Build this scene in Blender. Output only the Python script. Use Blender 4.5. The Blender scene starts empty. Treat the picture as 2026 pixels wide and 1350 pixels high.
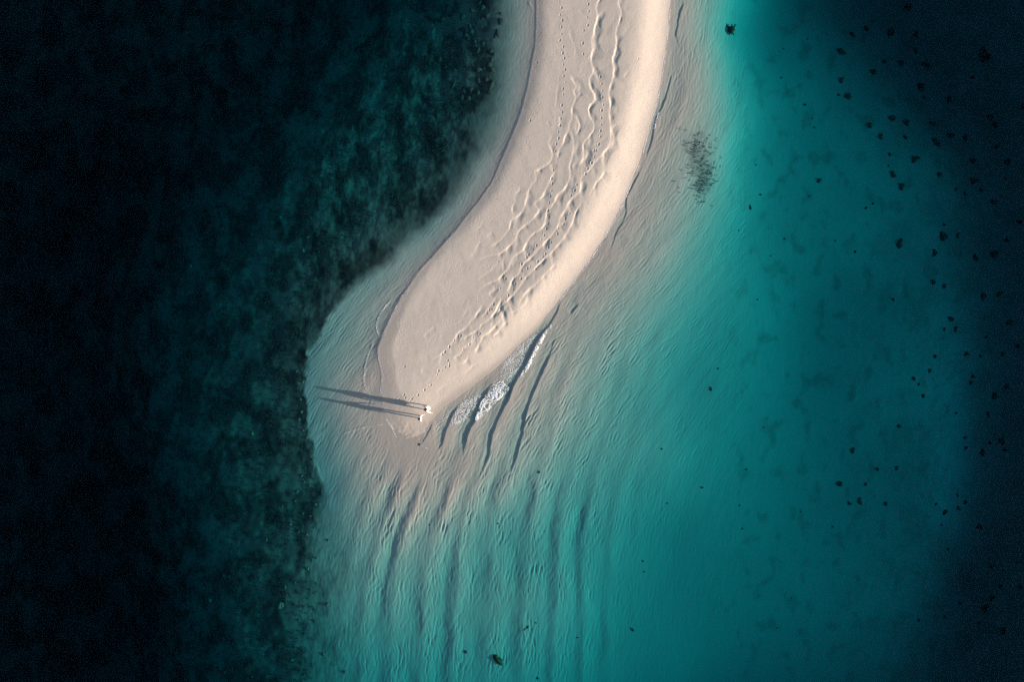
import bpy, bmesh, math, random
import numpy as np
from mathutils import Vector, Matrix

random.seed(7)
RNG = np.random.default_rng(11)
S = 0.045                      # metres per photograph pixel at sea level
CU, CV, CAMH = 1013.0, 675.0, 61.0
SUN_EL, SUN_AZ = math.radians(11.8), math.radians(100.3)   # azimuth clockwise from +Y

# ------------------------------------------------------------------ camera, sky, sun, exposure
sc = bpy.context.scene
cam_d = bpy.data.cameras.new('camera')
cam_d.sensor_width = 36.0
cam_d.lens = 36.0 * CAMH / (2026 * S)
cam_d.clip_start, cam_d.clip_end = 0.5, 6000.0
cam = bpy.data.objects.new('camera', cam_d)
cam.location = (0, 0, CAMH)
cam.rotation_euler = (0, 0, 0)
sc.collection.objects.link(cam)
sc.camera = cam

world = bpy.data.worlds.new('World')
sc.world = world
world.use_nodes = True
wn = world.node_tree
sky = wn.nodes.new('ShaderNodeTexSky')
sky.sky_type = 'NISHITA'
sky.sun_disc = False
sky.sun_elevation = SUN_EL
sky.sun_rotation = SUN_AZ
sky.air_density, sky.dust_density, sky.ozone_density = 1.0, 0.6, 1.0
wn.nodes['Background'].inputs['Strength'].default_value = 0.070
wn.links.new(sky.outputs['Color'], wn.nodes['Background'].inputs['Color'])

sun_d = bpy.data.lights.new('sun', 'SUN')
sun_d.energy = 4.7
sun_d.angle = math.radians(0.5)
sun_d.color = (1.0, 0.875, 0.745)
sun = bpy.data.objects.new('sun', sun_d)
to_sun = Vector((math.sin(SUN_AZ) * math.cos(SUN_EL), math.cos(SUN_AZ) * math.cos(SUN_EL), math.sin(SUN_EL)))
sun.rotation_euler = to_sun.to_track_quat('Z', 'Y').to_euler()
sc.collection.objects.link(sun)

sc.view_settings.view_transform = 'Standard'
sc.view_settings.look = 'None'
sc.view_settings.gamma = 1.0
sc.view_settings.use_curve_mapping = False
sc.view_settings.exposure = 1.54
sc.render.engine = 'CYCLES'
cy = sc.cycles
cy.max_bounces, cy.diffuse_bounces, cy.glossy_bounces = 4, 1, 1
cy.transmission_bounces, cy.transparent_max_bounces, cy.volume_bounces = 2, 16, 0
cy.caustics_reflective = cy.caustics_refractive = False
cy.use_denoising = False
cy.sample_clamp_indirect = 1.0
cy.use_adaptive_sampling = True
cy.adaptive_threshold = 0.02

# ------------------------------------------------------------------ helpers
def tag(o, label=None, cat=None, group=None, kind=None):
    if label: o['label'] = label
    if cat: o['category'] = cat
    if group: o['group'] = group
    if kind: o['kind'] = kind
    return o

def link(o, parent=None):
    sc.collection.objects.link(o)
    if parent: o.parent = parent
    return o

def mesh_np(name, co, faces, mat=None, smooth=True):
    """co (n,3), faces (m,k) arrays -> mesh"""
    co = np.ascontiguousarray(co, np.float32); faces = np.ascontiguousarray(faces, np.int32)
    me = bpy.data.meshes.new(name)
    m, k = faces.shape
    me.vertices.add(len(co)); me.vertices.foreach_set('co', co.ravel())
    me.loops.add(m * k); me.loops.foreach_set('vertex_index', faces.ravel())
    me.polygons.add(m)
    me.polygons.foreach_set('loop_start', np.arange(0, m * k, k, dtype=np.int32))
    me.update(calc_edges=True)
    if smooth: me.polygons.foreach_set('use_smooth', np.ones(m, bool))
    if mat: me.materials.append(mat)
    return me

def grid_faces(nr, nc):
    i = np.arange(nr * nc).reshape(nr, nc)
    # rows go downwards in the picture: this winding faces up
    return np.stack([i[1:, :-1], i[1:, 1:], i[:-1, 1:], i[:-1, :-1]], -1).reshape(-1, 4)

def px2w(u, v, z=0.0):
    """world xy of the place seen at picture position (u,v) when it lies at height z"""
    f = S * (CAMH - z) / CAMH
    return (u - CU) * f, (CV - v) * f

_P = np.random.default_rng(5).permutation(512).astype(np.int32)
_P = np.concatenate([_P, _P])
_G = np.stack([np.cos(np.arange(512) * 2.399963), np.sin(np.arange(512) * 2.399963)], -1).astype(np.float32)
def perlin(x, y, seed=0):
    x, y = np.broadcast_arrays(np.asarray(x, np.float32), np.asarray(y, np.float32))
    xi = np.floor(x).astype(np.int32); yi = np.floor(y).astype(np.int32)
    xf = x - xi; yf = y - yi
    def g(ix, iy, dx, dy):
        h = _P[(_P[(ix + seed * 31) & 511] + iy) & 511]
        return _G[h, 0] * dx + _G[h, 1] * dy
    sx = xf * xf * xf * (xf * (xf * 6 - 15) + 10); sy = yf * yf * yf * (yf * (yf * 6 - 15) + 10)
    a = g(xi, yi, xf, yf); b = g(xi + 1, yi, xf - 1, yf)
    c = g(xi, yi + 1, xf, yf - 1); d = g(xi + 1, yi + 1, xf - 1, yf - 1)
    return (a + sx * (b - a)) * (1 - sy) + (c + sx * (d - c)) * sy
def fbm(x, y, seed=0, oct=4):
    r = 0; a = 1.0; f = 1.0
    for i in range(oct):
        r = r + a * perlin(x * f + 17.3 * i, y * f - 9.1 * i, seed + i); a *= 0.5; f *= 2.03
    return r
def sstep(a, b, x):
    t = np.clip((x - a) / (b - a), 0, 1)
    return t * t * (3 - 2 * t)

def polydist(U, V, P):
    """signed distance to an open polyline (positive on its right hand side walking down the list in picture space: v down,
    i.e. positive = towards larger u for a line that runs downwards), and the arc parameter 0..1"""
    P = np.asarray(P, float)
    seg = np.hypot(*(P[1:] - P[:-1]).T); L = np.concatenate([[0], np.cumsum(seg)])
    best = np.full(U.shape, 1e18); sd = np.zeros(U.shape); tt = np.zeros(U.shape)
    for k in range(len(P) - 1):
        ax, ay = P[k]; bx, by = P[k + 1] - P[k]
        l2 = bx * bx + by * by + 1e-9
        t = np.clip(((U - ax) * bx + (V - ay) * by) / l2, 0, 1)
        dx = U - ax - t * bx; dy = V - ay - t * by
        d2 = dx * dx + dy * dy
        c = (by * dx - bx * dy)
        m = d2 < best
        best = np.where(m, d2, best); sd = np.where(m, np.sign(c), sd); tt = np.where(m, (L[k] + t * seg[k]) / L[-1], tt)
    return np.sqrt(best) * np.where(sd == 0, 1, sd), tt

def win(U, V, lo, hi):
    u = U[0]; v = V[:, 0]
    a, b = np.searchsorted(u, [lo[0], hi[0]]); c, d = np.searchsorted(v, [lo[1], hi[1]])
    return None if a >= b or c >= d else (slice(c, d), slice(a, b))

def smooth_line(P, n=3):
    """Chaikin corner cutting"""
    P = np.asarray(P, float)
    for _ in range(n):
        Q = np.empty((2 * len(P), 2)); Q[0] = P[0]; Q[-1] = P[-1]
        Q[1:-1:2] = 0.75 * P[:-1] + 0.25 * P[1:]; Q[2:-1:2] = 0.25 * P[:-1] + 0.75 * P[1:]
        P = Q
    return P

def C(o, s, pts): return [(o[0] + x / s, o[1] + y / s) for x, y in pts]
def c3(*p): return C((940, 0), 3.97, p)
def c4(*p): return C((800, 300), 3.97, p)
def c5(*p): return C((700, 560), 3.97, p)
def c6(*p): return C((600, 850), 2.7, p)

# ------------------------------------------------------------------ plan of the sandbank
EAST = [(1500, -900), (1400, -400), (1342, -150), (1326, 0), (1319, 75), (1313, 126), (1304, 176), (1293, 222), (1277, 277), (1262, 332), (1251, 352),
        (1236, 393), (1208, 449), (1175, 503), (1127, 566), (1102, 599), (1056, 656), (1025, 684), (990, 722), (972, 736), (927, 772),
        (901, 790), (880, 806), (862, 824), (848, 846), (834, 866)]
WEST = [(1000, -900), (1060, -400), (1056, -150), (1058, -20), (1060, 40), (1057, 88), (1048, 141), (1041, 176), (1033, 206), (1022, 244), (1001, 292),
        (981, 336), (970, 363), (950, 392), (918, 433), (888, 469), (861, 501), (833, 530), (813, 560), (793, 588), (778, 615), (765, 643),
        (754, 671), (746, 690), (748, 711), (755, 741), (753, 774), (758, 799), (767, 832), (785, 852), (810, 866), (834, 866)]
EASTs, WESTs = smooth_line(EAST, 2), smooth_line(WEST, 2)
DRYW = smooth_line([(980, -300), (1075, -100), (1075, 0), (1073, 60), (1066, 130), (1056, 190), (1040, 240), (1015, 290), (990, 345), (957, 395), (925, 438), (893, 475),
        (865, 510), (840, 545), (818, 570), (808, 598), (800, 625), (781, 666), (777, 686), (783, 721), (786, 761), (793, 784), (812, 800), (838, 830)], 2)

RUNNELS = [  # (amplitude m, width px, line) : scarps whose lit face looks east, on the dry sand
 (.16, 1.0, c3((972,-120),(980,-60),(970,0),(955,45),(945,70),(958,120),(955,170),(935,215),(930,260),(912,310),(915,350),(920,400),(905,470),(915,520),(928,575),(900,610),(890,650),(905,700),(935,750),(935,800),(895,840),(888,880),(900,930),(925,970),(932,1030),(880,1090),(845,1130),(845,1180),(850,1230),(820,1300),(790,1330))),
 (.16, 1.0, c3((1130,-120),(1125,-60),(1120,0),(1118,40),(1140,95),(1135,160),(1105,230),(1098,290),(1105,340),(1098,410),(1070,480),(1085,550),(1080,620),(1050,700),(1042,760),(1062,820),(1050,880),(1052,940),(1060,1000),(1062,1090),(1050,1150),(1000,1215),(940,1270),(905,1310),(880,1370))),
 (.12, .9, c3((765,575),(748,610),(775,650),(795,690),(768,715),(788,765),(775,810),(752,860),(762,930),(738,970),(735,1020),(700,1080),(690,1130),(655,1180),(640,1235))),
 (.08, .7, c3((830,735),(788,768),(780,800))),
 (.13, .9, c3((738,1010),(760,1070),(770,1130),(768,1190),(755,1260),(735,1310),(738,1360))),
 (.09, .8, c3((610,1045),(590,1090),(573,1135),(590,1170),(610,1215),(595,1270),(540,1310),(475,1350))),
 (.08, .7, c3((780,920),(815,960),(815,1020),(780,1070))),
 (.06, .6, c3((820,510),(840,550),(820,585))), (.06, .6, c3((655,920),(660,970),(650,1000))),
 (.03, .8, c3((735,240),(745,300),(775,350),(785,410),(765,470))), (.05, .7, c3((1205,565),(1165,600),(1160,620))),
 (.07, .7, c3((1030,1080),(965,1125),(930,1140))), (.05, .7, c3((1060,505),(1000,535),(930,585))),
 (.03, .6, c3((800,80),(870,150),(945,195))), (.03, .6, c3((900,485),(840,500))), (.03,.6,c3((640,600),(655,640),(640,720),(630,850))),
 (.03, .6, c3((560,960),(580,1000))), (.03,.6,c3((600,230),(615,270))),
 (.11, .9, c4((1150,0),(1160,50),(1140,90),(1080,130),(1020,160),(1035,190),(1025,240),(995,265),(975,310),(955,370),(945,430),(910,495),(870,520),(835,545),(830,600),(790,655),(740,710),(655,755))),
 (.07, .8, c4((905,255),(900,310),(865,345),(868,400),(840,450),(860,510),(835,550))),
 (.08, .7, c4((1205,0),(1200,50),(1180,60))),
 (.13, .95, c4((1215,140),(1175,170),(1145,215),(1110,300),(1075,370),(1015,410),(1040,440),(1055,470),(1020,520),(970,565),(920,600),(885,650),(875,690),(830,740),(770,795),(720,810),(665,820),(620,835),(585,860),(580,895))),
 (.15, 1.0, c4((1310,0),(1310,60),(1290,110),(1300,160),(1300,210),(1275,270),(1250,305),(1195,345),(1180,400),(1160,430),(1120,460),(1110,510),(1100,570),(1080,605),(1010,650),(970,690),(945,750),(920,790),(850,830),(835,880),(810,930),(770,970),(725,1015),(650,1040),(600,1080),(570,1110))),
 (.12, .8, c4((1390,0),(1408,50),(1375,110))),
 (.15, 1.0, c4((1580,5),(1550,45),(1480,100),(1455,150),(1395,190),(1380,230),(1380,320),(1330,360),(1280,410),(1265,460),(1225,510),(1215,570),(1160,650),(1110,710),(1050,770),(1000,830),(930,890),(905,930),(900,960),(840,1010),(830,1060),(800,1110),(760,1150))),
 (.15, 1.0, c4((1370,330),(1385,370),(1380,420),(1345,470),(1320,550),(1280,640),(1220,720),(1150,800),(1050,890),(960,980),(920,1040),(870,1110),(820,1160),(770,1200),(720,1290),(700,1350))),
 (.12, .9, c4((1575,155),(1540,205),(1490,270),(1450,340),(1450,360))),
 (.09, .9, c4((1190,875),(1130,940),(1070,1000),(1020,1050),(960,1090),(920,1150),(885,1200))),
 (.07, .8, c4((740,865),(690,930),(630,970),(580,1005))), (.06, .7, c4((740,1075),(700,1085),(660,1125))),
 (.08, .8, c4((720,1140),(680,1200),(640,1260),(600,1310))), (.08, .8, c4((770,1140),(740,1210),(700,1280),(640,1340))),
 (.09, .8, c4((820,1195),(770,1250),(730,1320))), (.05, .8, c4((610,1200),(580,1260),(550,1320),(500,1345))),
 (.04, .8, c4((510,1150),(495,1240),(450,1310))), (.025, .7, c4((620,570),(580,600),(530,640))), (.03, .7, c4((690,635),(640,670))),
 (.04, .8, c4((600,700),(560,760),(515,830))), (.05,.7,c4((780,840),(770,890),(775,940))),
 (.06, .8, c5((1130,100),(1090,160),(1050,210),(1010,280))),
 (.10, .9, c5((1170,100),(1130,180),(1100,250),(1050,300),(1000,330),(975,370),(900,410),(850,450))),
 (.12, .9, c5((1220,165),(1180,220),(1160,280),(1110,340),(1060,390),(1010,420),(985,480),(960,530),(940,570))),
 (.10, .9, c5((1440,5),(1400,40),(1340,90),(1310,150),(1280,180))), (.06, .8, c5((1280,215),(1230,235),(1210,245))),
 (.10, .9, c5((1205,300),(1160,340),(1130,390),(1090,420))),
 (.09, .9, c5((1010,170),(980,230),(920,300),(870,360),(820,390),(795,430),(750,500),(700,550),(640,590),(580,620))),
 (.06, .8, c5((810,400),(785,460),(740,520))), (.08, .9, c5((945,425),(910,480),(870,510),(840,550),(780,590))),
 (.10, .9, c5((905,570),(880,610),(850,640))), (.09, .9, c5((970,625),(910,670),(865,720))), (.07, .8, c5((810,735),(785,755))),
 (.04, .8, c5((860,290),(800,320),(750,335))), (.06, .8, c5((700,405),(670,445))), (.03,.8,c5((640,340),(580,380),(550,430))),
 (.03,.8,c5((580,560),(530,600),(500,620))), (.03,.8,c5((540,670),(530,710))), (.04,.8,c5((800,640),(795,670))), (.03,.8,c5((1080,490),(1060,510),(1010,550))),
 (.03,.8,c5((760,790),(720,800),(640,850))), (.025,.8,c5((900,90),(880,120),(840,190))), (.03,.8,c5((730,640),(690,690),(650,720))),
]
RUNNELS = [(a, w, smooth_line(p, 1)) for a, w, p in RUNNELS]

WAVE_FRONTS = [  # (crest height m, shade width px, line): floor ridges added to shade the swell fronts, steep towards the west
 (.07, .7, c5((625,1075),(600,1140),(560,1220),(520,1280))),
 (.13, .9, c5((830,940),(785,1020),(750,1090),(722,1150),(700,1250),(660,1330))),
 (.19, 1., c5((1130,735),(1065,810),(1030,890),(985,960),(965,1030),(940,1090),(905,1150),(880,1230),(862,1330),(850,1400))),
 (.21, 1., c5((1600,225),(1540,320),(1450,430),(1400,530),(1345,650),(1275,760),(1235,840),(1205,930),(1155,1020),(1110,1120),(1080,1230),(1060,1330),(1030,1420),(1000,1500),(960,1600))),
 (.15, 1.1, c5((1625,350),(1580,440),(1545,550),(1500,640),(1465,740),(1415,850),(1375,960),(1345,1080),(1315,1200),(1280,1350),(1240,1480),(1200,1600))),
 (.08, 1., c5((1770,160),(1720,220),(1690,250))),
 (.07, .6, c3((1648,-40),(1630,40),(1610,100),(1592,180),(1580,250),(1584,310),(1602,380))),
 (.07, .6, c3((1570,480),(1540,620),(1500,760),(1460,860),(1422,920),(1402,1030),(1382,1130),(1350,1230),(1330,1300))),
 (.05, 1.6, c3((1665,600),(1635,760),(1575,960),(1540,1080))),
 (.05, .6, c4((1910,20),(1870,110),(1770,310),(1740,380),(1745,520),(1665,620),(1632,750),(1560,850))),
 (.04, .6, c4((1610,630),(1560,720),(1500,800))), (.05, .7, c4((1240,1150),(1195,1260),(1155,1340),(1110,1400))),
 (.05, 1.5, c4((1780,680),(1750,730),(1720,780))), (.05, 1.4, c4((1460,1020),(1400,1090),(1340,1230))),
]
WAVE_FRONTS = [(a, w, smooth_line(p, 2)) for a, w, p in WAVE_FRONTS]
SWELL = [  # successive swell crests fanning out from the tip: (number, line)
 (0, [(862,832),(838,870),(812,915),(785,985),(755,1057),(735,1125),(722,1183),(715,1239),(710,1330),(705,1420)]),
 (1, [(909,797),(889,834),(876,875),(858,920),(830,980),(806,1040),(788,1110),(780,1183),(774,1235),(770,1330),(768,1420)]),
 (2, [(985,745),(959,784),(943,819),(928,850),(917,895),(903,950),(885,1005),(869,1052),(852,1110),(843,1165),(841,1220),(837,1276),(834,1420)]),
 (3, [(1103,617),(1065,668),(1039,724),(1021,751),(1003,794),(980,842),(967,895),(955,924),(941,961),(926,1005),(915,1057),(911,1117),(907,1168),(902,1202),(896,1300),(893,1420)]),
 (4, [(1112,640),(1098,671),(1078,721),(1056,774),(1039,832),(1031,862),(1015,902),(998,954),(993,1010),(985,1050),(981,1072),(979,1117),(976,1165),(972,1213),(968,1300),(966,1420)]),
 (5, [(1175,610),(1150,670),(1128,734),(1113,787),(1103,837),(1092,885),(1076,940),(1062,1000),(1050,1057),(1049,1109),(1045,1165),(1042,1220),(1038,1268),(1034,1420)]),
 (6, [(1230,600),(1200,690),(1178,780),(1160,860),(1140,930),(1122,990),(1110,1057),(1108,1109),(1107,1165),(1105,1220),(1100,1420)]),
 (7, [(1285,600),(1255,690),(1230,790),(1205,870),(1185,940),(1172,1005),(1164,1057),(1162,1110),(1160,1200),(1158,1420)]),
 (8, [(1340,600),(1310,700),(1282,800),(1255,890),(1232,961),(1222,1017),(1216,1080),(1212,1146),(1210,1250),(1210,1420)]),
 (10, [(1450,600),(1420,720),(1385,850),(1350,961),(1335,1060),(1325,1180),(1325,1420)]),
 (-2, [(690,830),(672,930),(650,1057),(630,1183),(610,1330),(600,1420)]),
]
_sp = np.array([(u, v, k) for k, L_ in SWELL for u, v in L_], float)
_sx = _sp[:, :2] / 1000
def _tpsk(r2): return np.where(r2 > 0, .5 * r2 * np.log(r2 + 1e-12), 0)
_n = len(_sp); _A = np.zeros((_n + 3, _n + 3)); _A[:_n, :_n] = _tpsk(((_sx[:, None] - _sx[None]) ** 2).sum(-1)) + 2e-4 * np.eye(_n)
_A[:_n, _n] = 1; _A[:_n, _n + 1:] = _sx; _A[_n:, :_n] = _A[:_n, _n:].T
_sw = np.linalg.solve(_A, np.concatenate([_sp[:, 2], np.zeros(3)]))

WLINES = [  # small wavelet crests on the lee (west) side and round the tip
 c5((450,0),(370,110),(310,220),(260,330),(210,440),(185,510),(192,600),(222,720),(207,850),(230,950),(265,1090),(310,1160),(340,1240)),
 c5((300,120),(240,190),(185,270),(170,350),(205,440)),
 c5((150,440),(140,500),(95,590),(80,700),(75,820),(130,860),(140,950)),
 c5((140,700),(130,800),(150,880),(130,960),(120,1060)),
 c5((-90,1190),(0,1150),(110,1130),(250,1110)), c5((150,1190),(190,1240),(270,1330)),
 c5((480,1200),(440,1200),(400,1230)), c5((250,1100),(350,1160),(420,1200)),
 c4((190,870),(130,915),(80,970),(40,1060),(0,1110)), c4((520,430),(480,500),(430,570),(350,670)),
 c3((415,0),(440,50),(468,110)),
]
WLINES = [smooth_line(p, 2) for p in WLINES]
SHELF = smooth_line([(1005, -400), (1000, -100), (1000, 0), (996, 120), (985, 210), (962, 285), (930, 340), (890, 400), (830, 462), (770, 512), (720, 553), (680, 588), (648, 632),
        (625, 670), (606, 715), (598, 760), (601, 820), (611, 870), (621, 920), (633, 970), (645, 1030), (650, 1100), (648, 1200), (650, 1300), (655, 1450), (660, 1900)], 2)

# colour seen over sand -> depth, corner vignette taken up as deeper floor: (u, v, depth in metres)
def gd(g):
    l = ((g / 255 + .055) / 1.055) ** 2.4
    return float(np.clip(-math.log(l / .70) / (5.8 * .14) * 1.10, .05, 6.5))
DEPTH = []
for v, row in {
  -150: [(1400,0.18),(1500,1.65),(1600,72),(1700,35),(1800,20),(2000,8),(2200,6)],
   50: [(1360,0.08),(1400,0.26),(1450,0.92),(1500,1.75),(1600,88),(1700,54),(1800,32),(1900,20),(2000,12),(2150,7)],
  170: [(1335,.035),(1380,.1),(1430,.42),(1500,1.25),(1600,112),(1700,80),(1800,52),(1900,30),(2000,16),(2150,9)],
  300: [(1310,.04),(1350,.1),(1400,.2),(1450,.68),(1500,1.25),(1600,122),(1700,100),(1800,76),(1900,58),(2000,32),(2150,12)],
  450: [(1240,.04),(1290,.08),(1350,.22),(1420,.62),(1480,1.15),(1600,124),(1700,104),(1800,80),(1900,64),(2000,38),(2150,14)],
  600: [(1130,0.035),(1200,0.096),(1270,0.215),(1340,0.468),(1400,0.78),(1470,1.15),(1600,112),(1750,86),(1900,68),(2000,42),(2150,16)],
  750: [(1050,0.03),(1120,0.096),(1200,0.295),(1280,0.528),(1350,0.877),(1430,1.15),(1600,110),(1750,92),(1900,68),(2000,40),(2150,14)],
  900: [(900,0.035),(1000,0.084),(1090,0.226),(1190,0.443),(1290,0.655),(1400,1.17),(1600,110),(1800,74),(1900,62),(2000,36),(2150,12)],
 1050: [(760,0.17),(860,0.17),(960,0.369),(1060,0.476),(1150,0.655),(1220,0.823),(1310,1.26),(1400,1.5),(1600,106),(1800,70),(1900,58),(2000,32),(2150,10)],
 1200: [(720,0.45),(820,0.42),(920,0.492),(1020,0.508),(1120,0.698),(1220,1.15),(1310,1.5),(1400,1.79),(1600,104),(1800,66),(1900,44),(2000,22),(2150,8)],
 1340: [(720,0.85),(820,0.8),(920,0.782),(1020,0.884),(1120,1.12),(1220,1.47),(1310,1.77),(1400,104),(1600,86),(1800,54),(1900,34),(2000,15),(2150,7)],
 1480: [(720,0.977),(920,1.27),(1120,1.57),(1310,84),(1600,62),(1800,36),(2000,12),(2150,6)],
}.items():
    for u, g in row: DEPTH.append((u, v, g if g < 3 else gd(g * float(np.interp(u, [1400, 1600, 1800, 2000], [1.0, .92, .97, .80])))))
# the lee shelf and the dark meadow west of it
DEPTH += [(700,700,.12),(660,700,.2),(630,740,.26),(650,820,.22),(720,780,.035),(730,840,.03),(690,860,.1),(760,900,.03),(700,950,.14),(650,950,.4),(820,930,.03),(800,880,.025),(850,880,.025),(690,1080,.34),
          (850,470,.16),(900,410,.14),(960,340,.1),(1010,250,.1),(1030,150,.1),(1030,30,.12),(1020,-150,.2),(760,560,.14),(720,610,.14),(790,520,.14)]
DEPTH += [(560,720,0.61),(560,880,0.57),(600,1000,0.61),(610,1150,0.55),(600,1330,0.90),(480,800,0.94),(480,1000,0.94),(480,1200,1.09),(480,1340,1.42),(330,800,2.02),(330,1000,2.38),
          (330,1250,3.10),(180,800,4.79),(180,1000,5.85),(180,1300,5.85),(20,800,5.85),(20,1000,5.85),(20,1300,5.85),(-150,700,5.85),(-150,1300,5.85),
          (620,560,0.54),(720,460,0.50),(820,380,0.48),(890,300,0.43),(940,200,0.40),(950,60,0.50),(930,-150,1.15),(780,250,0.89),(850,100,0.96),(760,50,1.74),(650,350,0.95),(500,500,1.38),
          (600,150,2.56),(450,250,3.38),(350,500,2.55),(300,100,4.68),(200,350,5.85),(100,550,5.85),(20,200,5.85),(-150,-150,5.85),(-150,350,5.85),(600,-150,4.34),(300,-150,4.68)]
DEPTH = np.array(DEPTH)

def tps_fit(P, lam=40.0):
    n = len(P); X = P[:, :2] / 1000.0
    r2 = ((X[:, None] - X[None]) ** 2).sum(-1)
    K = np.where(r2 > 0, .5 * r2 * np.log(r2 + 1e-12), 0) + lam * 1e-6 * np.eye(n)
    A = np.zeros((n + 3, n + 3)); A[:n, :n] = K; A[:n, n] = 1; A[:n, n + 1:] = X; A[n:, :n] = A[:n, n:].T
    return X, np.linalg.solve(A, np.concatenate([np.log(P[:, 2]), np.zeros(3)]))
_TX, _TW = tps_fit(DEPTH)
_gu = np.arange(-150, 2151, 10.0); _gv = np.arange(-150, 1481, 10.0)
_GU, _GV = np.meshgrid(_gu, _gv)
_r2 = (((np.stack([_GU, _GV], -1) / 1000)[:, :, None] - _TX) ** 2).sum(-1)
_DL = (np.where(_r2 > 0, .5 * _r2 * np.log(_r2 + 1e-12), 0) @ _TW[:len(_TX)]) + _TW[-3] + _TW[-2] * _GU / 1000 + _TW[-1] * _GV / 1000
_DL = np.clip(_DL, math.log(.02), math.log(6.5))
def bilerp(A, U, V):
    x = np.clip((U - _gu[0]) / 10, 0, len(_gu) - 1.001); y = np.clip((V - _gv[0]) / 10, 0, len(_gv) - 1.001)
    i = x.astype(int); j = y.astype(int); fx = x - i; fy = y - j
    return (A[j, i] * (1 - fx) + A[j, i + 1] * fx) * (1 - fy) + (A[j + 1, i] * (1 - fx) + A[j + 1, i + 1] * fx) * fy

_SWL = (_tpsk((((np.stack([_GU, _GV], -1) / 1000)[:, :, None] - _sx) ** 2).sum(-1)) @ _sw[:_n]) + _sw[-3] + _sw[-2] * _GU / 1000 + _sw[-1] * _GV / 1000
# crest direction of the wave ripples: phase grows across the crests
_pv = np.array([-400, 0, 150, 300, 450, 600, 750, 850, 1000, 1150, 1500.])
_pg = np.array([.12, .15, .25, .45, .65, .8, .7, .55, .3, .06, 0.])
_vv = np.arange(-400, 1501.0); _gi = np.cumsum(np.interp(_vv, _pv, _pg))
def phase(U, V): return U + np.interp(V, _vv, _gi)

FOOT = (c3((665,20),(672,65),(670,120),(678,165),(680,215),(672,270),(668,320),(685,370),(690,420),(693,460),(695,510),(700,550),(697,600),(702,650),(692,700),(685,745),(683,830),(678,885),(675,935),(660,990),(655,1040),(648,1090),(640,1135),(625,1190),
   (890,40),(885,95),(882,145),(878,205),(855,245),(838,345),(850,430),(890,465),(985,610),(985,665),(1000,720),(990,770),(1005,830),(985,875),(990,935),(980,985),(985,1035),(975,1080),(970,1140),(940,1190),(935,1240),(905,1285),(885,1330),(480,490),(435,950),(1270,470))
 + c4((1490,0),(1465,95),(1440,140),(1415,180),(1355,265),(1330,310),(1310,350),(1290,490),(1265,530),(1245,575),(1210,605),(1195,650),(1155,715),(1125,755),(1110,805),(1080,830),(1050,865),(1025,925),(990,905),(960,920),(1170,150),(1150,215),(1165,255),(1150,310),(1148,355),
   (1130,405),(1130,465),(1130,520),(1132,570),(1110,610),(1100,660),(1070,695),(1040,740),(1005,770),(980,810),(955,835),(925,880),(910,1000),(875,1040),(850,1085),(820,1130),(790,1170),(705,1200),(680,1240),(755,1075),(915,890),(925,940),(770,985),(800,1000),(735,865))
 + c5((1070,210),(1040,240),(1025,360),(985,400),(940,430),(905,480),(865,520),(835,570),(845,415),(785,450),(755,500),(735,610),(755,630),(745,650),(720,660),(690,685),(670,690),(650,720),(720,540),(690,560),(405,655),(390,880),(410,900),(440,930),(460,910),(350,915),(560,840),(600,800),(470,900),(500,880)))
FOOT = np.array(FOOT)

def table(x, xs, ys, n=15):
    g = np.arange(-40, 460.0); y = np.interp(g, xs, ys)
    k = np.ones(n) / n
    y = np.convolve(np.pad(y, n, mode='edge'), k, 'same'); y = np.convolve(y, k, 'same')[n:-n]
    return np.interp(x, g, y)

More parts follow.
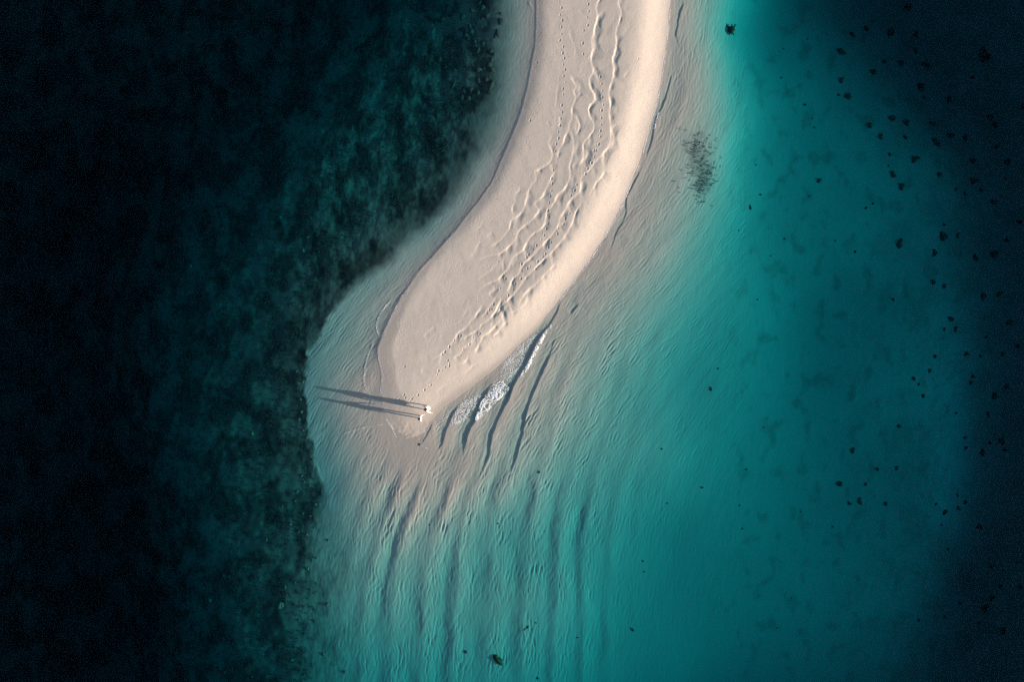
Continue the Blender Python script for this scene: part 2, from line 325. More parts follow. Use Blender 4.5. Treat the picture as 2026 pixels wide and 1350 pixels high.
def terrain(U, V):
    """height of the sand / sea floor, and share of dark meadow, at picture-plan coordinates"""
    dE = -polydist(U, V, EASTs)[0]           # >0 inside (west of the east shore)
    dW = polydist(U, V, WESTs)[0]            # >0 inside (east of the west shore)
    wob = 1.6 * perlin(U / 40, V / 40, 3) + .7 * perlin(U / 13, V / 13, 4)
    dE = dE + wob; dW = dW + 1.0 * wob
    tpw = np.exp(-(((U - 815) / 60) ** 2 + ((V - 862) / 30) ** 2)) * (7 * perlin(U / 17, V / 17, 5) + 5 * perlin(U / 7, V / 7, 6))
    dE = dE + tpw; dW = dW + tpw
    inside = np.minimum(dE, dW)
    tip = 1 - .72 * sstep(560, 800, V)
    x = np.clip(dE, 0, None)
    zE = np.minimum(table(x, [0, 6, 16, 46, 60, 78, 130, 400], [0, .02, .072, .315, .37, .385, .36, .235]), x * .008)
    zE = zE * tip + .0 
    x = np.clip(dW, 0, None)
    up = 1 - .75 * sstep(380, 560, V)
    zW = table(x, [0, 5, 20, 45, 120, 220, 400], [0, .02, .075, .12, .26, .45, .8]) * (1 - up) * .8 \
       + table(x, [0, 4, 14, 24, 45, 120, 220, 400], [0, .03, .10, .13, .16, .27, .45, .8]) * up
    k = .05
    h = np.clip(.5 + .5 * (zW - zE) / k, 0, 1)
    land = zW * (1 - h) + zE * h - k * h * (1 - h)
    land = np.clip(np.minimum(land, np.minimum(dE, dW) * .02), 0, None)
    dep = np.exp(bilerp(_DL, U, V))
    dsh, _ = polydist(U, V, SHELF)           # >0 east of the shelf edge
    west = sstep(10, -120, dE * 0 - (dW) )   # unused far inland
    # dark meadow west of the shelf edge, ragged
    rag = 9 * fbm(U / 60, V / 60, 20, 4) + 5 * fbm(U / 16, V / 16, 24, 3)
    low = sstep(930, 1200, V)
    edge = 5 + 120 * low + 14 * sstep(640, 520, V) + 22 * sstep(420, 200, V)
    reef = sstep(edge, -edge, dsh + 0 * low + rag * (1 + 2.5 * low))
    patch = fbm(U / 55, V / 70, 40, 5)
    reef = reef * (.80 + .20 * sstep(-.35, .25, patch + .4 * fbm(U / 14, V / 20, 46, 3)))
    # patch of weed on the east side
    q = ((U - 1388) / 26) ** 2 + ((V - 325 - (U - 1388) * .6) / 58) ** 2
    reef = np.maximum(reef, .34 * sstep(1.2, .2, q + 1.8 * fbm(U / 13, V / 18, 50, 3) ) )
    # patchy dark reef tone far east, also carrying the edge vignette
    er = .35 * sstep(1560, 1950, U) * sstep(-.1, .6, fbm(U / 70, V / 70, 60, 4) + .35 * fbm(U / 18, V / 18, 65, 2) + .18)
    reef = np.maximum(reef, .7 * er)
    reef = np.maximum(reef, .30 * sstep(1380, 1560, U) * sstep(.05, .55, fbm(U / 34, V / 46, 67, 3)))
    out = np.clip(-inside, 0, None)
    tipm = np.exp(-(((U - 815) / 85) ** 2 + ((V - 885) / 60) ** 2))
    ramp = 1 - np.exp(-out / (14.0 + 90 * tipm))
    z = np.where(inside > 0, land, -dep * ramp)
    # low swells of the sand
    z += np.where(inside > 0, .012 * fbm(U / 45, V / 45, 70, 3) * sstep(0, 40, inside), 0)
    # dry runnels
    dry = sstep(4, 22, inside)
    for a, w, P in RUNNELS:
        lo = P.min(0) - 45; hi = P.max(0) + 45
        m = win(U, V, lo, hi)
        if m is None: continue
        s, t = polydist(U[m], V[m], P)
        s = s + 1.5 * perlin(U[m] / 6, V[m] / 6, 80) + .5 * perlin(U[m] / 2.6, V[m] / 2.6, 82)
        bl = sstep(-.12, .38, perlin(U[m] / 17 + 3, V[m] / 24, 81))
        a_ = a * sstep(0, .12, t) * sstep(1, .88, t) * (.30 + .85 * bl)
        L = 8 * w * (.6 + .8 * bl)
        k_ = 1.5 + .5 * perlin(U[m] / 9, V[m] / 9, 83)
        prof = np.where(s < 2.0, -sstep(-k_, k_ + .3, s), -np.exp(-(np.clip(s - 2.0, 0, None) / L) ** 1.3))
        lip = .05 * np.exp(-((s + 4.5) / 4.5) ** 2)
        z[m] += a_ * (prof + lip) * sstep(45, 30, np.abs(s)) * dry[m] * .33
    # footprints
    for k_, (fu, fv) in enumerate(FOOT):
        m = win(U, V, (fu - 6, fv - 6), (fu + 6, fv + 6))
        if m is not None:
            q = (k_ * .618) % 1.0
            fu2 = fu + (1.1 if k_ % 2 else -1.1); dx, dy = U[m] - fu2, V[m] - fv
            an = .5 * (q - .5); dx, dy = dx * math.cos(an) + dy * math.sin(an), dy * math.cos(an) - dx * math.sin(an)
            r2 = (dx / (1.0 + .3 * q)) ** 2 + (dy / (1.9 + .5 * q)) ** 2
            z[m] += (.6 + .7 * q) * (-.034 * np.exp(-r2) + .008 * np.exp(-((np.sqrt(r2) - 2.0) / .6) ** 2))
    # speckle of the beach
    z += np.where(inside > 0, .008 * perlin(U / 3.1, V / 3.1, 90) * sstep(-.15, .35, perlin(U / 30, V / 30, 91)) + .003 * fbm(U / 14, V / 18, 92, 2), 0)
    # floor ridges put in for the dark bands of the wave fronts
    ph = phase(U, V)
    wet = sstep(3, -5, inside)
    for a, w, P in WAVE_FRONTS:
        lo = P.min(0) - 70; hi = P.max(0) + 70
        m = win(U, V, lo, hi)
        if m is None: continue
        s, t = polydist(U[m], V[m], P)
        s = s + 1.2 * perlin(U[m] / 9, V[m] / 14, 85) + 2.5 * w * perlin(U[m] / 28, V[m] / 40, 86)
        a_ = a * sstep(0, .3, t) * sstep(1, .7, t) * (.8 + .7 * perlin(U[m] / 25, V[m] / 45, 87))
        if w < 1.15:
            soft = 1.5
            left = -sstep(soft, -soft, s) * np.exp(-np.clip(-s, 0, None) / (11 * w))
            right = .34 * sstep(-soft, soft, s) * np.exp(-np.clip(s, 0, None) / (18 * w))
            g_ = .75
        else:
            soft = 9.0 * w
            left = -sstep(soft * .5, -soft, s) * np.exp(-np.clip(-s - soft, 0, None) / (26 * w))
            right = .5 * sstep(-soft, soft * .5, s) * np.exp(-np.clip(s, 0, None) / (20 * w))
            g_ = .42
        z[m] += a_ * (left + right) * sstep(70, 45, np.abs(s)) * (.2 + .8 * wet[m]) * g_
    for P in WLINES:
        lo = P.min(0) - 14; hi = P.max(0) + 14
        m = win(U, V, lo, hi)
        if m is None: continue
        s, t = polydist(U[m], V[m], P)
        s = s + 1.5 * perlin(U[m] / 8, V[m] / 8, 95)
        z[m] += sstep(0, .1, t) * sstep(1, .9, t) * (.016 * np.exp(-(s / 1.8) ** 2)) * (.15 + .85 * sstep(.01, .05, -z[m]))
    # floor ripple relief imitating the caustic light lines in the shallows
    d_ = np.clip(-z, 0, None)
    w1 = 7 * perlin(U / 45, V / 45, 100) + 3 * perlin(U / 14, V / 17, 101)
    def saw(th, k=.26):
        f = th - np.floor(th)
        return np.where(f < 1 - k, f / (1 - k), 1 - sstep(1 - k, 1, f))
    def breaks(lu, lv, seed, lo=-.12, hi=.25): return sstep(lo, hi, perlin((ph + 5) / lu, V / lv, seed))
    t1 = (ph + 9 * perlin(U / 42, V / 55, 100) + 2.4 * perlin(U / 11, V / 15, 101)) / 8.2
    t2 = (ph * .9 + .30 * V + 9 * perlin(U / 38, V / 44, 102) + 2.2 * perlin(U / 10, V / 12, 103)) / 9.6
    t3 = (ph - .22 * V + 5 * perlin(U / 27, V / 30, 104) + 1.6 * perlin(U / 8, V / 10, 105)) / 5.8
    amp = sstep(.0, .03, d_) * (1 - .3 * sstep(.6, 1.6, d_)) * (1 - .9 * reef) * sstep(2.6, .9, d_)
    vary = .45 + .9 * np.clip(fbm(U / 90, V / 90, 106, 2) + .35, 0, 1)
    amp = amp * (1 - .6 * sstep(620, 480, V) * (dW < 0))
    # swell shading put into the floor shape: broad lit backs and narrow shaded fronts
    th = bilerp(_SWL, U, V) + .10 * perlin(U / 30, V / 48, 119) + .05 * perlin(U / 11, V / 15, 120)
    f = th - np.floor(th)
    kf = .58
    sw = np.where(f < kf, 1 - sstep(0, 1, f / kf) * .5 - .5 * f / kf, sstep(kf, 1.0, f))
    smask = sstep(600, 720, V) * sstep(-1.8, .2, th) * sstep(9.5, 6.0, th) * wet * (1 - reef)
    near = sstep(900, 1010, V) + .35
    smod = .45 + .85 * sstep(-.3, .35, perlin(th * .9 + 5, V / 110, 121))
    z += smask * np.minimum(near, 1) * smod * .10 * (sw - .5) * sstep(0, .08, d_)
    lit = .55 + .75 * sstep(.75, .15, f) * smask      # caustic relief made stronger on the lit backs
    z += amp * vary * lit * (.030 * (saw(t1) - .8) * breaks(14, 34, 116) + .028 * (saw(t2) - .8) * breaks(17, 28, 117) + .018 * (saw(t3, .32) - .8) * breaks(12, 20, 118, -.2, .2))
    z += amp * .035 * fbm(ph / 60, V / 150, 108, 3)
    # rough dark ground
    z += reef * sstep(.1, .5, d_) * (.10 * fbm(U / 16, V / 20, 110, 3) + .16 * fbm(U / 60, V / 75, 113, 3)) * (.5 + .5 * sstep(0, 1.5, d_))
    return z, reef, inside

def lines(a, b, st): return list(np.arange(a, b, st))
def outer(edge, sign):
    d = [edge + sign * k for k in (20, 60, 140, 300, 600, 1100, 2200, 4500, 9000, 18000, 36000, 43000)]
    return d
us = sorted(outer(-60, -1)) + lines(-60, 588, 4.2) + lines(588, 1482, 1.15) + lines(1482, 2090, 4.2) + [2090] + outer(2090, 1)
vs = sorted(outer(-60, -1)) + lines(-60, 0, 4) + lines(0, 920, 1.45) + lines(920, 1410, 2.0) + [1410] + outer(1410, 1)
us = np.array(us, float); vs = np.array(vs, float)
U, V = np.meshgrid(us, vs)
from concurrent.futures import ThreadPoolExecutor
_rows = np.array_split(np.arange(len(vs)), 8)
with ThreadPoolExecutor(4) as ex:
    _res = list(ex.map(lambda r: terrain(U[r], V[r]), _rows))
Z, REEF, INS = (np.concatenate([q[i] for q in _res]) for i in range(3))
# the bank ends a little north of the frame; beyond, open deep sea floor
Z = np.where(V < -500, np.minimum(Z, -1.0 - .003 * np.clip(-V - 500, 0, 1500)), Z)

def sample(A, U_, V_):
    U_ = np.asarray(U_, float); V_ = np.asarray(V_, float)
    i = np.clip(np.searchsorted(us, U_) - 1, 0, len(us) - 2); j = np.clip(np.searchsorted(vs, V_) - 1, 0, len(vs) - 2)
    fx = (U_ - us[i]) / (us[i + 1] - us[i]); fy = (V_ - vs[j]) / (vs[j + 1] - vs[j])
    return (A[j, i] * (1 - fx) + A[j, i + 1] * fx) * (1 - fy) + (A[j + 1, i] * (1 - fx) + A[j + 1, i + 1] * fx) * fy
def ground(u, v): return float(sample(Z, u, v))

# ------------------------------------------------------------------ material helpers
def new_mat(name):
    m = bpy.data.materials.new(name); m.use_nodes = True
    nt = m.node_tree; b = nt.nodes['Principled BSDF']
    return m, nt, b
def N(nt, t, **kw):
    n = nt.nodes.new(t)
    for k, v in kw.items(): setattr(n, k, v)
    return n
def simple_mat(name, col, rough=.7, var=.25, scale=8.0, bump=.0, spec=.3):
    m, nt, b = new_mat(name)
    tc = N(nt, 'ShaderNodeTexCoord'); nz = N(nt, 'ShaderNodeTexNoise')
    nz.inputs['Scale'].default_value = scale; nz.inputs['Detail'].default_value = 4
    mix = N(nt, 'ShaderNodeMix', data_type='RGBA')
    mix.inputs[6].default_value = (*[c * (1 - var) for c in col], 1); mix.inputs[7].default_value = (*[min(1, c * (1 + var)) for c in col], 1)
    nt.links.new(tc.outputs['Object'], nz.inputs['Vector']); nt.links.new(nz.outputs['Fac'], mix.inputs[0])
    nt.links.new(mix.outputs[2], b.inputs['Base Color'])
    b.inputs['Roughness'].default_value = rough; b.inputs['Specular IOR Level'].default_value = spec
    if bump:
        bp = N(nt, 'ShaderNodeBump'); bp.inputs['Strength'].default_value = bump; bp.inputs['Distance'].default_value = .02
        nt.links.new(nz.outputs['Fac'], bp.inputs['Height']); nt.links.new(bp.outputs['Normal'], b.inputs['Normal'])
    return m

def sand_material():
    m, nt, b = new_mat('sand_and_sea_floor')
    L = nt.links.new
    geo = N(nt, 'ShaderNodeNewGeometry')
    at = N(nt, 'ShaderNodeAttribute', attribute_name='reef')
    wt = N(nt, 'ShaderNodeAttribute', attribute_name='wet')
    n1 = N(nt, 'ShaderNodeTexNoise'); n1.inputs['Scale'].default_value = .35; n1.inputs['Detail'].default_value = 6
    n2 = N(nt, 'ShaderNodeTexNoise'); n2.inputs['Scale'].default_value = 9; n2.inputs['Detail'].default_value = 5
    n3 = N(nt, 'ShaderNodeTexNoise'); n3.inputs['Scale'].default_value = 2.2; n3.inputs['Detail'].default_value = 6; n3.inputs['Roughness'].default_value = .65
    for n in (n1, n2, n3): L(geo.outputs['Position'], n.inputs['Vector'])
    def mix(a, b_, f, blend='MIX'):
        x = N(nt, 'ShaderNodeMix', data_type='RGBA', blend_type=blend)
        for i, s in ((6, a), (7, b_)):
            if isinstance(s, tuple): x.inputs[i].default_value = (*s, 1)
            else: L(s, x.inputs[i])
        if isinstance(f, (int, float)): x.inputs[0].default_value = f
        else: L(f, x.inputs[0])
        return x.outputs[2]
    sand = mix((.465, .395, .340), (.550, .465, .392), n1.outputs['Fac'])
    cr = N(nt, 'ShaderNodeMapRange'); cr.inputs[1].default_value = .35; cr.inputs[2].default_value = .7
    L(n2.outputs['Fac'], cr.inputs[0])
    sand = mix(sand, (.40, .34, .29), cr.outputs[0]) if False else mix(sand, (.44, .375, .32), .0)
    g = N(nt, 'ShaderNodeMapRange'); g.inputs[1].default_value = .42; g.inputs[2].default_value = .75; g.inputs[4].default_value = .22
    L(n2.outputs['Fac'], g.inputs[0])
    sand = mix(sand, (.38, .31, .25), g.outputs[0])
    wetc = mix(sand, (.78, .785, .80), wt.outputs['Fac'], 'MULTIPLY')
    mpw = N(nt, 'ShaderNodeMapping'); mpw.inputs['Scale'].default_value = (1.0, .6, 1.0); L(geo.outputs['Position'], mpw.inputs['Vector'])
    n4 = N(nt, 'ShaderNodeTexNoise'); n4.inputs['Scale'].default_value = .75; n4.inputs['Detail'].default_value = 9; n4.inputs['Roughness'].default_value = .68; n4.inputs['Distortion'].default_value = .4
    L(mpw.outputs[0], n4.inputs['Vector'])
    wr = N(nt, 'ShaderNodeMapRange'); wr.inputs[1].default_value = .36; wr.inputs[2].default_value = .68; L(n4.outputs['Fac'], wr.inputs[0])
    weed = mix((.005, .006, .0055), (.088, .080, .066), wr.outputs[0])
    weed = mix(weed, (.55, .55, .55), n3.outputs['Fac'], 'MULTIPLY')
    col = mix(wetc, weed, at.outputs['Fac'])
    L(col, b.inputs['Base Color'])
    r = N(nt, 'ShaderNodeMapRange'); r.inputs[3].default_value = .9; r.inputs[4].default_value = .42
    L(wt.outputs['Fac'], r.inputs[0]); L(r.outputs[0], b.inputs['Roughness'])
    b.inputs['Specular IOR Level'].default_value = .25
    bp = N(nt, 'ShaderNodeBump'); bp.inputs['Strength'].default_value = .35; bp.inputs['Distance'].default_value = .012
    L(n2.outputs['Fac'], bp.inputs['Height']); L(bp.outputs['Normal'], b.inputs['Normal'])
    return m

def water_material():
    m, nt, b = new_mat('sea_water')
    nt.nodes.remove(b)
    L = nt.links.new
    out = nt.nodes['Material Output']
    geo = N(nt, 'ShaderNodeNewGeometry')
    mp = N(nt, 'ShaderNodeMapping'); mp.inputs['Scale'].default_value = (1.0, .35, 1.0)
    L(geo.outputs['Position'], mp.inputs['Vector'])
    nz = N(nt, 'ShaderNodeTexNoise'); nz.inputs['Scale'].default_value = 2.2; nz.inputs['Detail'].default_value = 4; nz.inputs['Distortion'].default_value = .6
    L(mp.outputs[0], nz.inputs['Vector'])
    bp = N(nt, 'ShaderNodeBump'); bp.inputs['Strength'].default_value = 1.0; bp.inputs['Distance'].default_value = .03
    L(nz.outputs['Fac'], bp.inputs['Height'])
    dot = N(nt, 'ShaderNodeVectorMath', operation='DOT_PRODUCT')
    L(bp.outputs['Normal'], dot.inputs[0]); L(geo.outputs['Incoming'], dot.inputs[1])
    ab = N(nt, 'ShaderNodeMath', operation='ABSOLUTE'); L(dot.outputs['Value'], ab.inputs[0])
    om = N(nt, 'ShaderNodeMath', operation='SUBTRACT', use_clamp=True); om.inputs[0].default_value = 1; L(ab.outputs[0], om.inputs[1])
    pw = N(nt, 'ShaderNodeMath', operation='POWER'); pw.inputs[1].default_value = 5; L(om.outputs[0], pw.inputs[0])
    fr = N(nt, 'ShaderNodeMapRange'); fr.inputs[3].default_value = .005; fr.inputs[4].default_value = 1.0; L(pw.outputs[0], fr.inputs[0])
    tr = N(nt, 'ShaderNodeBsdfTransparent'); gl = N(nt, 'ShaderNodeBsdfGlossy'); gl.inputs['Roughness'].default_value = .15
    L(bp.outputs['Normal'], gl.inputs['Normal'])
    mx = N(nt, 'ShaderNodeMixShader'); L(fr.outputs[0], mx.inputs[0]); L(tr.outputs[0], mx.inputs[1]); L(gl.outputs[0], mx.inputs[2])
    L(mx.outputs[0], out.inputs['Surface'])
    va = N(nt, 'ShaderNodeVolumeAbsorption')
    # coefficient = density * (1 - colour)
    D = 1.3
    va.inputs['Color'].default_value = (1 - 0.84 / D, 1 - .14 / D, 1 - .120 / D, 1)
    va.inputs['Density'].default_value = D
    L(va.outputs[0], out.inputs['Volume'])
    return m

# ------------------------------------------------------------------ setting: sandbank with sea floor, and the sea
M_SAND = sand_material()
X = (U - CU) * S; Y = (CV - V) * S
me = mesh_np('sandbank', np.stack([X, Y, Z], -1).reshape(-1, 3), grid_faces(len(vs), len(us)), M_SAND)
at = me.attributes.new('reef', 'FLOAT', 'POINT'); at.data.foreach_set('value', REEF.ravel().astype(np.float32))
dWl = polydist(U, V, DRYW)[0]
dEl = -polydist(U, V, EASTs)[0]
TIP = [(700, 770), (770, 790), (812, 800), (845, 808), (880, 803), (930, 768), (1000, 700)]
dTl = polydist(U, V, smooth_line(TIP, 2))[0]
nw = 2.5 * perlin(U / 14, V / 14, 130) + 5 * perlin(U / 45, V / 45, 131)
upw = sstep(520, 380, V)
wetv = np.maximum(np.maximum(sstep(5 + 24 * upw, -5 - 10 * upw, dWl + nw * .8) * .95, sstep(7, -7, dEl + nw) * .8), (.4 * sstep(6, -6, dTl + nw) + .55 * sstep(0, -45, dTl + nw)) * sstep(760, 790, V))
wetv = np.maximum(wetv, .95 * sstep(.028, .002, Z))
at = me.attributes.new('wet', 'FLOAT', 'POINT'); at.data.foreach_set('value', wetv.ravel().astype(np.float32))
bank = link(bpy.data.objects.new('sandbank', me))
tag(bank, 'curved pale sandbank running out as a spit with sandy sea floor around it', kind='structure')

M_WATER = water_material()
wu = np.array(sorted(outer(-60, -1)) + lines(-60, 560, 14) + lines(560, 1500, 3.2) + lines(1500, 2090, 14) + [2090] + outer(2090, 1))
wv = np.array(sorted(outer(-60, -1)) + lines(-60, 1410, 3.6) + [1410] + outer(1410, 1))
WU, WV = np.meshgrid(wu, wv)
def sea_level(U, V):
    z = np.zeros(U.shape)
    for a, w, P in WAVE_FRONTS:
        lo = P.min(0) - 60; hi = P.max(0) + 60
        m = win(U, V, lo, hi)
        if m is None: continue
        s, t = polydist(U[m], V[m], P)
        a_ = a * sstep(0, .13, t) * sstep(1, .82, t)
        z[m] += .15 * a_ * np.where(s < 0, np.exp(-(s / (5 * w)) ** 2), np.exp(-s / (14 * w))) * sstep(60, 40, np.abs(s))
    return z
WZ = sea_level(WU, WV)
top = np.stack([(WU - CU) * S, (CV - WV) * S, WZ], -1).reshape(-1, 3)
f = grid_faces(len(wv), len(wu))
nr, nc = len(wv), len(wu)
idx = np.arange(nr * nc).reshape(nr, nc)
ring = np.concatenate([idx[0, :-1], idx[:-1, -1], idx[-1, :0:-1], idx[:0:-1, 0]])   # clockwise from top left
low = top[ring].copy(); low[:, 2] = -14
base = len(top)
k = np.arange(len(ring)); k2 = (k + 1) % len(ring)
side = np.stack([ring[k], ring[k2], base + k2, base + k], -1)
cen = base + len(ring)
bot = np.stack([base + k, base + k2, np.full(len(k), cen), np.full(len(k), cen)], -1)
co = np.concatenate([top, low, [[0, 0, -14]]])
bm = bmesh.new()
# build via arrays, triangles for the floor fan
me = bpy.data.meshes.new('sea')
quads = np.concatenate([f, side]); tris = np.stack([base + k, base + k2, np.full(len(k), cen)], -1)
loops = np.concatenate([quads.ravel(), tris.ravel()]).astype(np.int32)
starts = np.concatenate([np.arange(len(quads)) * 4, len(quads) * 4 + np.arange(len(tris)) * 3]).astype(np.int32)
me.vertices.add(len(co)); me.vertices.foreach_set('co', co.astype(np.float32).ravel())
me.loops.add(len(loops)); me.loops.foreach_set('vertex_index', loops)
me.polygons.add(len(starts)); me.polygons.foreach_set('loop_start', starts)
me.update(calc_edges=True)
sm = np.zeros(len(starts), bool); sm[:len(f)] = True
me.polygons.foreach_set('use_smooth', sm)
bm.free()
me.materials.append(M_WATER)
sea = link(bpy.data.objects.new('sea', me))
tag(sea, 'clear teal sea turning dark away from the sandbank', kind='structure')

# ------------------------------------------------------------------ foam
def foam_material(name, alpha):
    m, nt, b = new_mat(name)
    tc = N(nt, 'ShaderNodeNewGeometry'); nz = N(nt, 'ShaderNodeTexNoise'); nz.inputs['Scale'].default_value = 14; nz.inputs['Detail'].default_value = 5
    nt.links.new(tc.outputs['Position'], nz.inputs['Vector'])
    bp = N(nt, 'ShaderNodeBump'); bp.inputs['Strength'].default_value = .5; bp.inputs['Distance'].default_value = .02
    nt.links.new(nz.outputs['Fac'], bp.inputs['Height']); nt.links.new(bp.outputs['Normal'], b.inputs['Normal'])
    b.inputs['Base Color'].default_value = (.74, .77, .80, 1); b.inputs['Roughness'].default_value = .6
    b.inputs['Alpha'].default_value = alpha
    return m
M_FOAM, M_FILM = foam_material('foam_thick', .62), foam_material('foam_film', .46)

def inpoly(U, V, P):
    P = np.asarray(P, float); r = np.zeros(U.shape, bool); j = len(P) - 1
    for i in range(len(P)):
        xi, yi = P[i]; xj, yj = P[j]
        c = ((yi > V) != (yj > V)) & (U < (xj - xi) * (V - yi) / (yj - yi + 1e-9) + xi)
        r ^= c; j = i
    return r

def lace(U, V, sc_, seed):
    wx = U + 3 * perlin(U / 9, V / 9, seed); wy = V + 3 * perlin(U / 9 + 40, V / 9, seed + 1)
    a = 1 - np.abs(perlin(wx / sc_, wy / sc_, seed + 2)) * 2.2
    b = 1 - np.abs(perlin(wx / (sc_ * .45), wy / (sc_ * .45), seed + 3)) * 2.2
    return .6 * a + .4 * b

def foam_patch(label, dens, box, step=.55, sc_=6.0, seed=200, thick=.02):
    """dens(U,V) in 0..1: share of the surface covered"""
    u = np.arange(box[0], box[2], step); v = np.arange(box[1], box[3], step)
    if len(u) < 2 or len(v) < 2: return
    FU, FV = np.meshgrid(u, v)
    l = lace(FU, FV, sc_, seed)
    d = dens(FU, FV)
    on = (l > 1.02 - 1.1 * d) & (d > .02)
    cell = on[:-1, :-1]
    base_z = np.maximum(sample(Z, FU, FV), sea_level(FU, FV)) + .006
    Zf = base_z + thick * np.clip((l - (1.02 - 1.1 * d)) * 2.0, 0, 1) + .01 * perlin(FU / 1.7, FV / 1.7, seed + 7)
    faces = grid_faces(len(v), len(u))[cell.ravel()]
    if not len(faces): return
    used, inv = np.unique(faces, return_inverse=True)
    co = np.stack([(FU - CU) * S, (CV - FV) * S, Zf], -1).reshape(-1, 3)[used]
    me = mesh_np('sea_foam', co, inv.reshape(-1, 4), M_FOAM if thick > .03 else M_FILM)
    o = link(bpy.data.objects.new('sea_foam', me))
    tag(o, label, 'foam', 'foam along the shore', 'stuff')
    return o

def band(P, w_in, w_out, dens, seed, ends=.12):
    """density that hugs a line: w_in px to the west side, w_out px to the east"""
    P = smooth_line(P, 2)
    def f(U, V):
        s, t = polydist(U, V, P)
        s = s + 1.2 * perlin(U / 6, V / 6, seed)
        e = sstep(0, ends, t) * sstep(1, 1 - ends, t)
        br = .55 + .9 * perlin(U / 13, V / 13, seed + 1)
        return np.clip(dens * e * br * np.where(s < 0, sstep(-w_in, -w_in * .3, s), sstep(w_out, 0, s)), 0, 1)
    lo = P.min(0) - max(w_in, w_out) - 2; hi = P.max(0) + max(w_in, w_out) + 2
    return f, (lo[0], lo[1], hi[0], hi[1])
def area(P, dens, seed, soft=6):
    Pc = np.array(list(P) + [P[0]])
    def f(U, V):
        s = np.abs(polydist(U, V, Pc)[0]); i = inpoly(U, V, P)
        br = .75 + .8 * perlin(U / 18, V / 18, seed)
        return np.clip(np.where(i, dens * br * sstep(0, soft, s), 0), 0, 1)
    P = np.array(P)
    return f, (P[:, 0].min(), P[:, 1].min(), P[:, 0].max(), P[:, 1].max())

f, b = band(c5((1560,315),(1470,425),(1412,540),(1360,650),(1295,755)), 1.5, 9, 1.1, 210)
foam_patch('bright foam strip on the longest wave front beside the sandbank', f, b, sc_=5, seed=211, thick=.05)
f, b = area(c5((1120,745),(1180,760),(1235,825),(1225,860),(1160,915),(1050,1025),(965,1095),(940,1085),(985,965),(1030,890),(1065,810)), .62, 215)
foam_patch('thick white foam swirl on the wave nearest below the sandbank', f, b, sc_=7, seed=216, thick=.04)
f, b = band(c5((1040,870),(990,960),(968,1030),(945,1090)), 1.0, 12, .9, 218)
foam_patch('white breaking crest at the left edge of the foam swirl', f, b, sc_=5, seed=219, thick=.05)
f, b = area(c5((835,925),(960,855),(1020,880),(960,985),(890,1090),(770,1140),(728,1155),(755,1075)), .5, 221)
foam_patch('thin lacy foam between the two small wave fronts near the spit tip', f, b, sc_=6, seed=222)
f, b = area(c5((1560,270),(1440,430),(1380,520),(1330,640),(1235,810),(1130,735),(1170,605),(1290,485),(1420,385)), .40, 225)
foam_patch('fine lace of swash foam washing up the lower east edge of the sand', f, b, sc_=4.5, seed=226)
f, b = area(c5((620,1085),(720,1000),(810,945),(780,1020),(700,1150),(600,1190)), .28, 228)
foam_patch('faint foam film on the wet sand by the spit tip', f, b, sc_=5, seed=229)
f, b = band([(p[0] + 1, p[1]) for p in EAST if -60 < p[1] < 610], 1.5, 3.0, .8, 231, .02)
foam_patch('thin foam line along the upper east waterline of the sandbank', f, b, sc_=4, seed=232, thick=.012)
f, b = band(c3((1450,870),(1428,915),(1415,975),(1405,1020)), 2.5, 2.5, .6, 234)
foam_patch('small white foam spot on the thin swash line at the east waterline', f, b, sc_=4, seed=235)
f, b = band([p for p in WLINES[0]], 1.2, 2.0, .62, 237, .03)
foam_patch('broken foam line along the west waterline of the spit', f, b, sc_=4, seed=238, thick=.012)
f, b = band(c5((240,1060),(270,1095),(310,1160),(330,1220)), 2.5, 3.5, .5, 240)
foam_patch('white foam spill left of the spit tip', f, b, sc_=4, seed=241)
f, b = band(c5((510,1270),(545,1285),(590,1305)), 2, 2.5, .45, 243)
foam_patch('small white foam spot below the spit tip', f, b, sc_=4, seed=244)
f, b = band(c5((300,120),(240,190),(185,270),(170,350),(205,440)), .9, 1.5, .75, 246)
foam_patch('faint foam thread on the wavelet west of the spit', f, b, sc_=4, seed=247, thick=.01)

f, b = band([p for p in WLINES[2]], .9, 1.5, .6, 250)
foam_patch('faint outer foam thread west of the spit crossed by the shadows', f, b, sc_=4, seed=251, thick=.01)
f, b = band([p for p in WLINES[4]], .9, 1.5, .6, 253)
foam_patch('faint foam thread running left from the spit tip', f, b, sc_=4, seed=254, thick=.01)

# ------------------------------------------------------------------ shells and coral crumbs on the beach
def crumbs(label, name, pts, size, mat, kind='stuff'):
    co = []; fa = []
    zz = [ground(u, v) for u, v in pts]
    for (u, v), z in zip(pts, zz):
        x, y = (u - CU) * S, (CV - v) * S; r = size * random.uniform(.5, 1.5); a = random.uniform(0, 6.28); n = len(co)
        q = random.uniform(.5, 1.2)
        for k_ in range(5): co.append((x + r * math.cos(a + k_ * 1.2566) * (1 if k_ % 2 else q), y + r * q * math.sin(a + k_ * 1.2566), z - .01))
        co.append((x, y, z + r * .55))
        for k_ in range(5): fa.append((n + k_, n + (k_ + 1) % 5, n + 5))
    o = link(bpy.data.objects.new(name, mesh_np(name, co, fa, mat, smooth=False)))
    return tag(o, label, kind=kind)
def along(P, n, lo, hi):
    P = np.asarray(P); seg = np.hypot(*(P[1:] - P[:-1]).T); L = np.concatenate([[0], np.cumsum(seg)]); r = []
    for _ in range(n):
        t = random.uniform(0, L[-1]); k_ = min(np.searchsorted(L, t, 'right') - 1, len(P) - 2); f_ = (t - L[k_]) / seg[k_]
        p = P[k_] * (1 - f_) + P[k_ + 1] * f_; d = (P[k_ + 1] - P[k_]) / seg[k_]; off = random.uniform(lo, hi) ** 1
        r.append((p[0] + d[1] * off, p[1] - d[0] * off))
    return r
M_SHELL = simple_mat('shell_white', (.66, .63, .58), .6, .15)
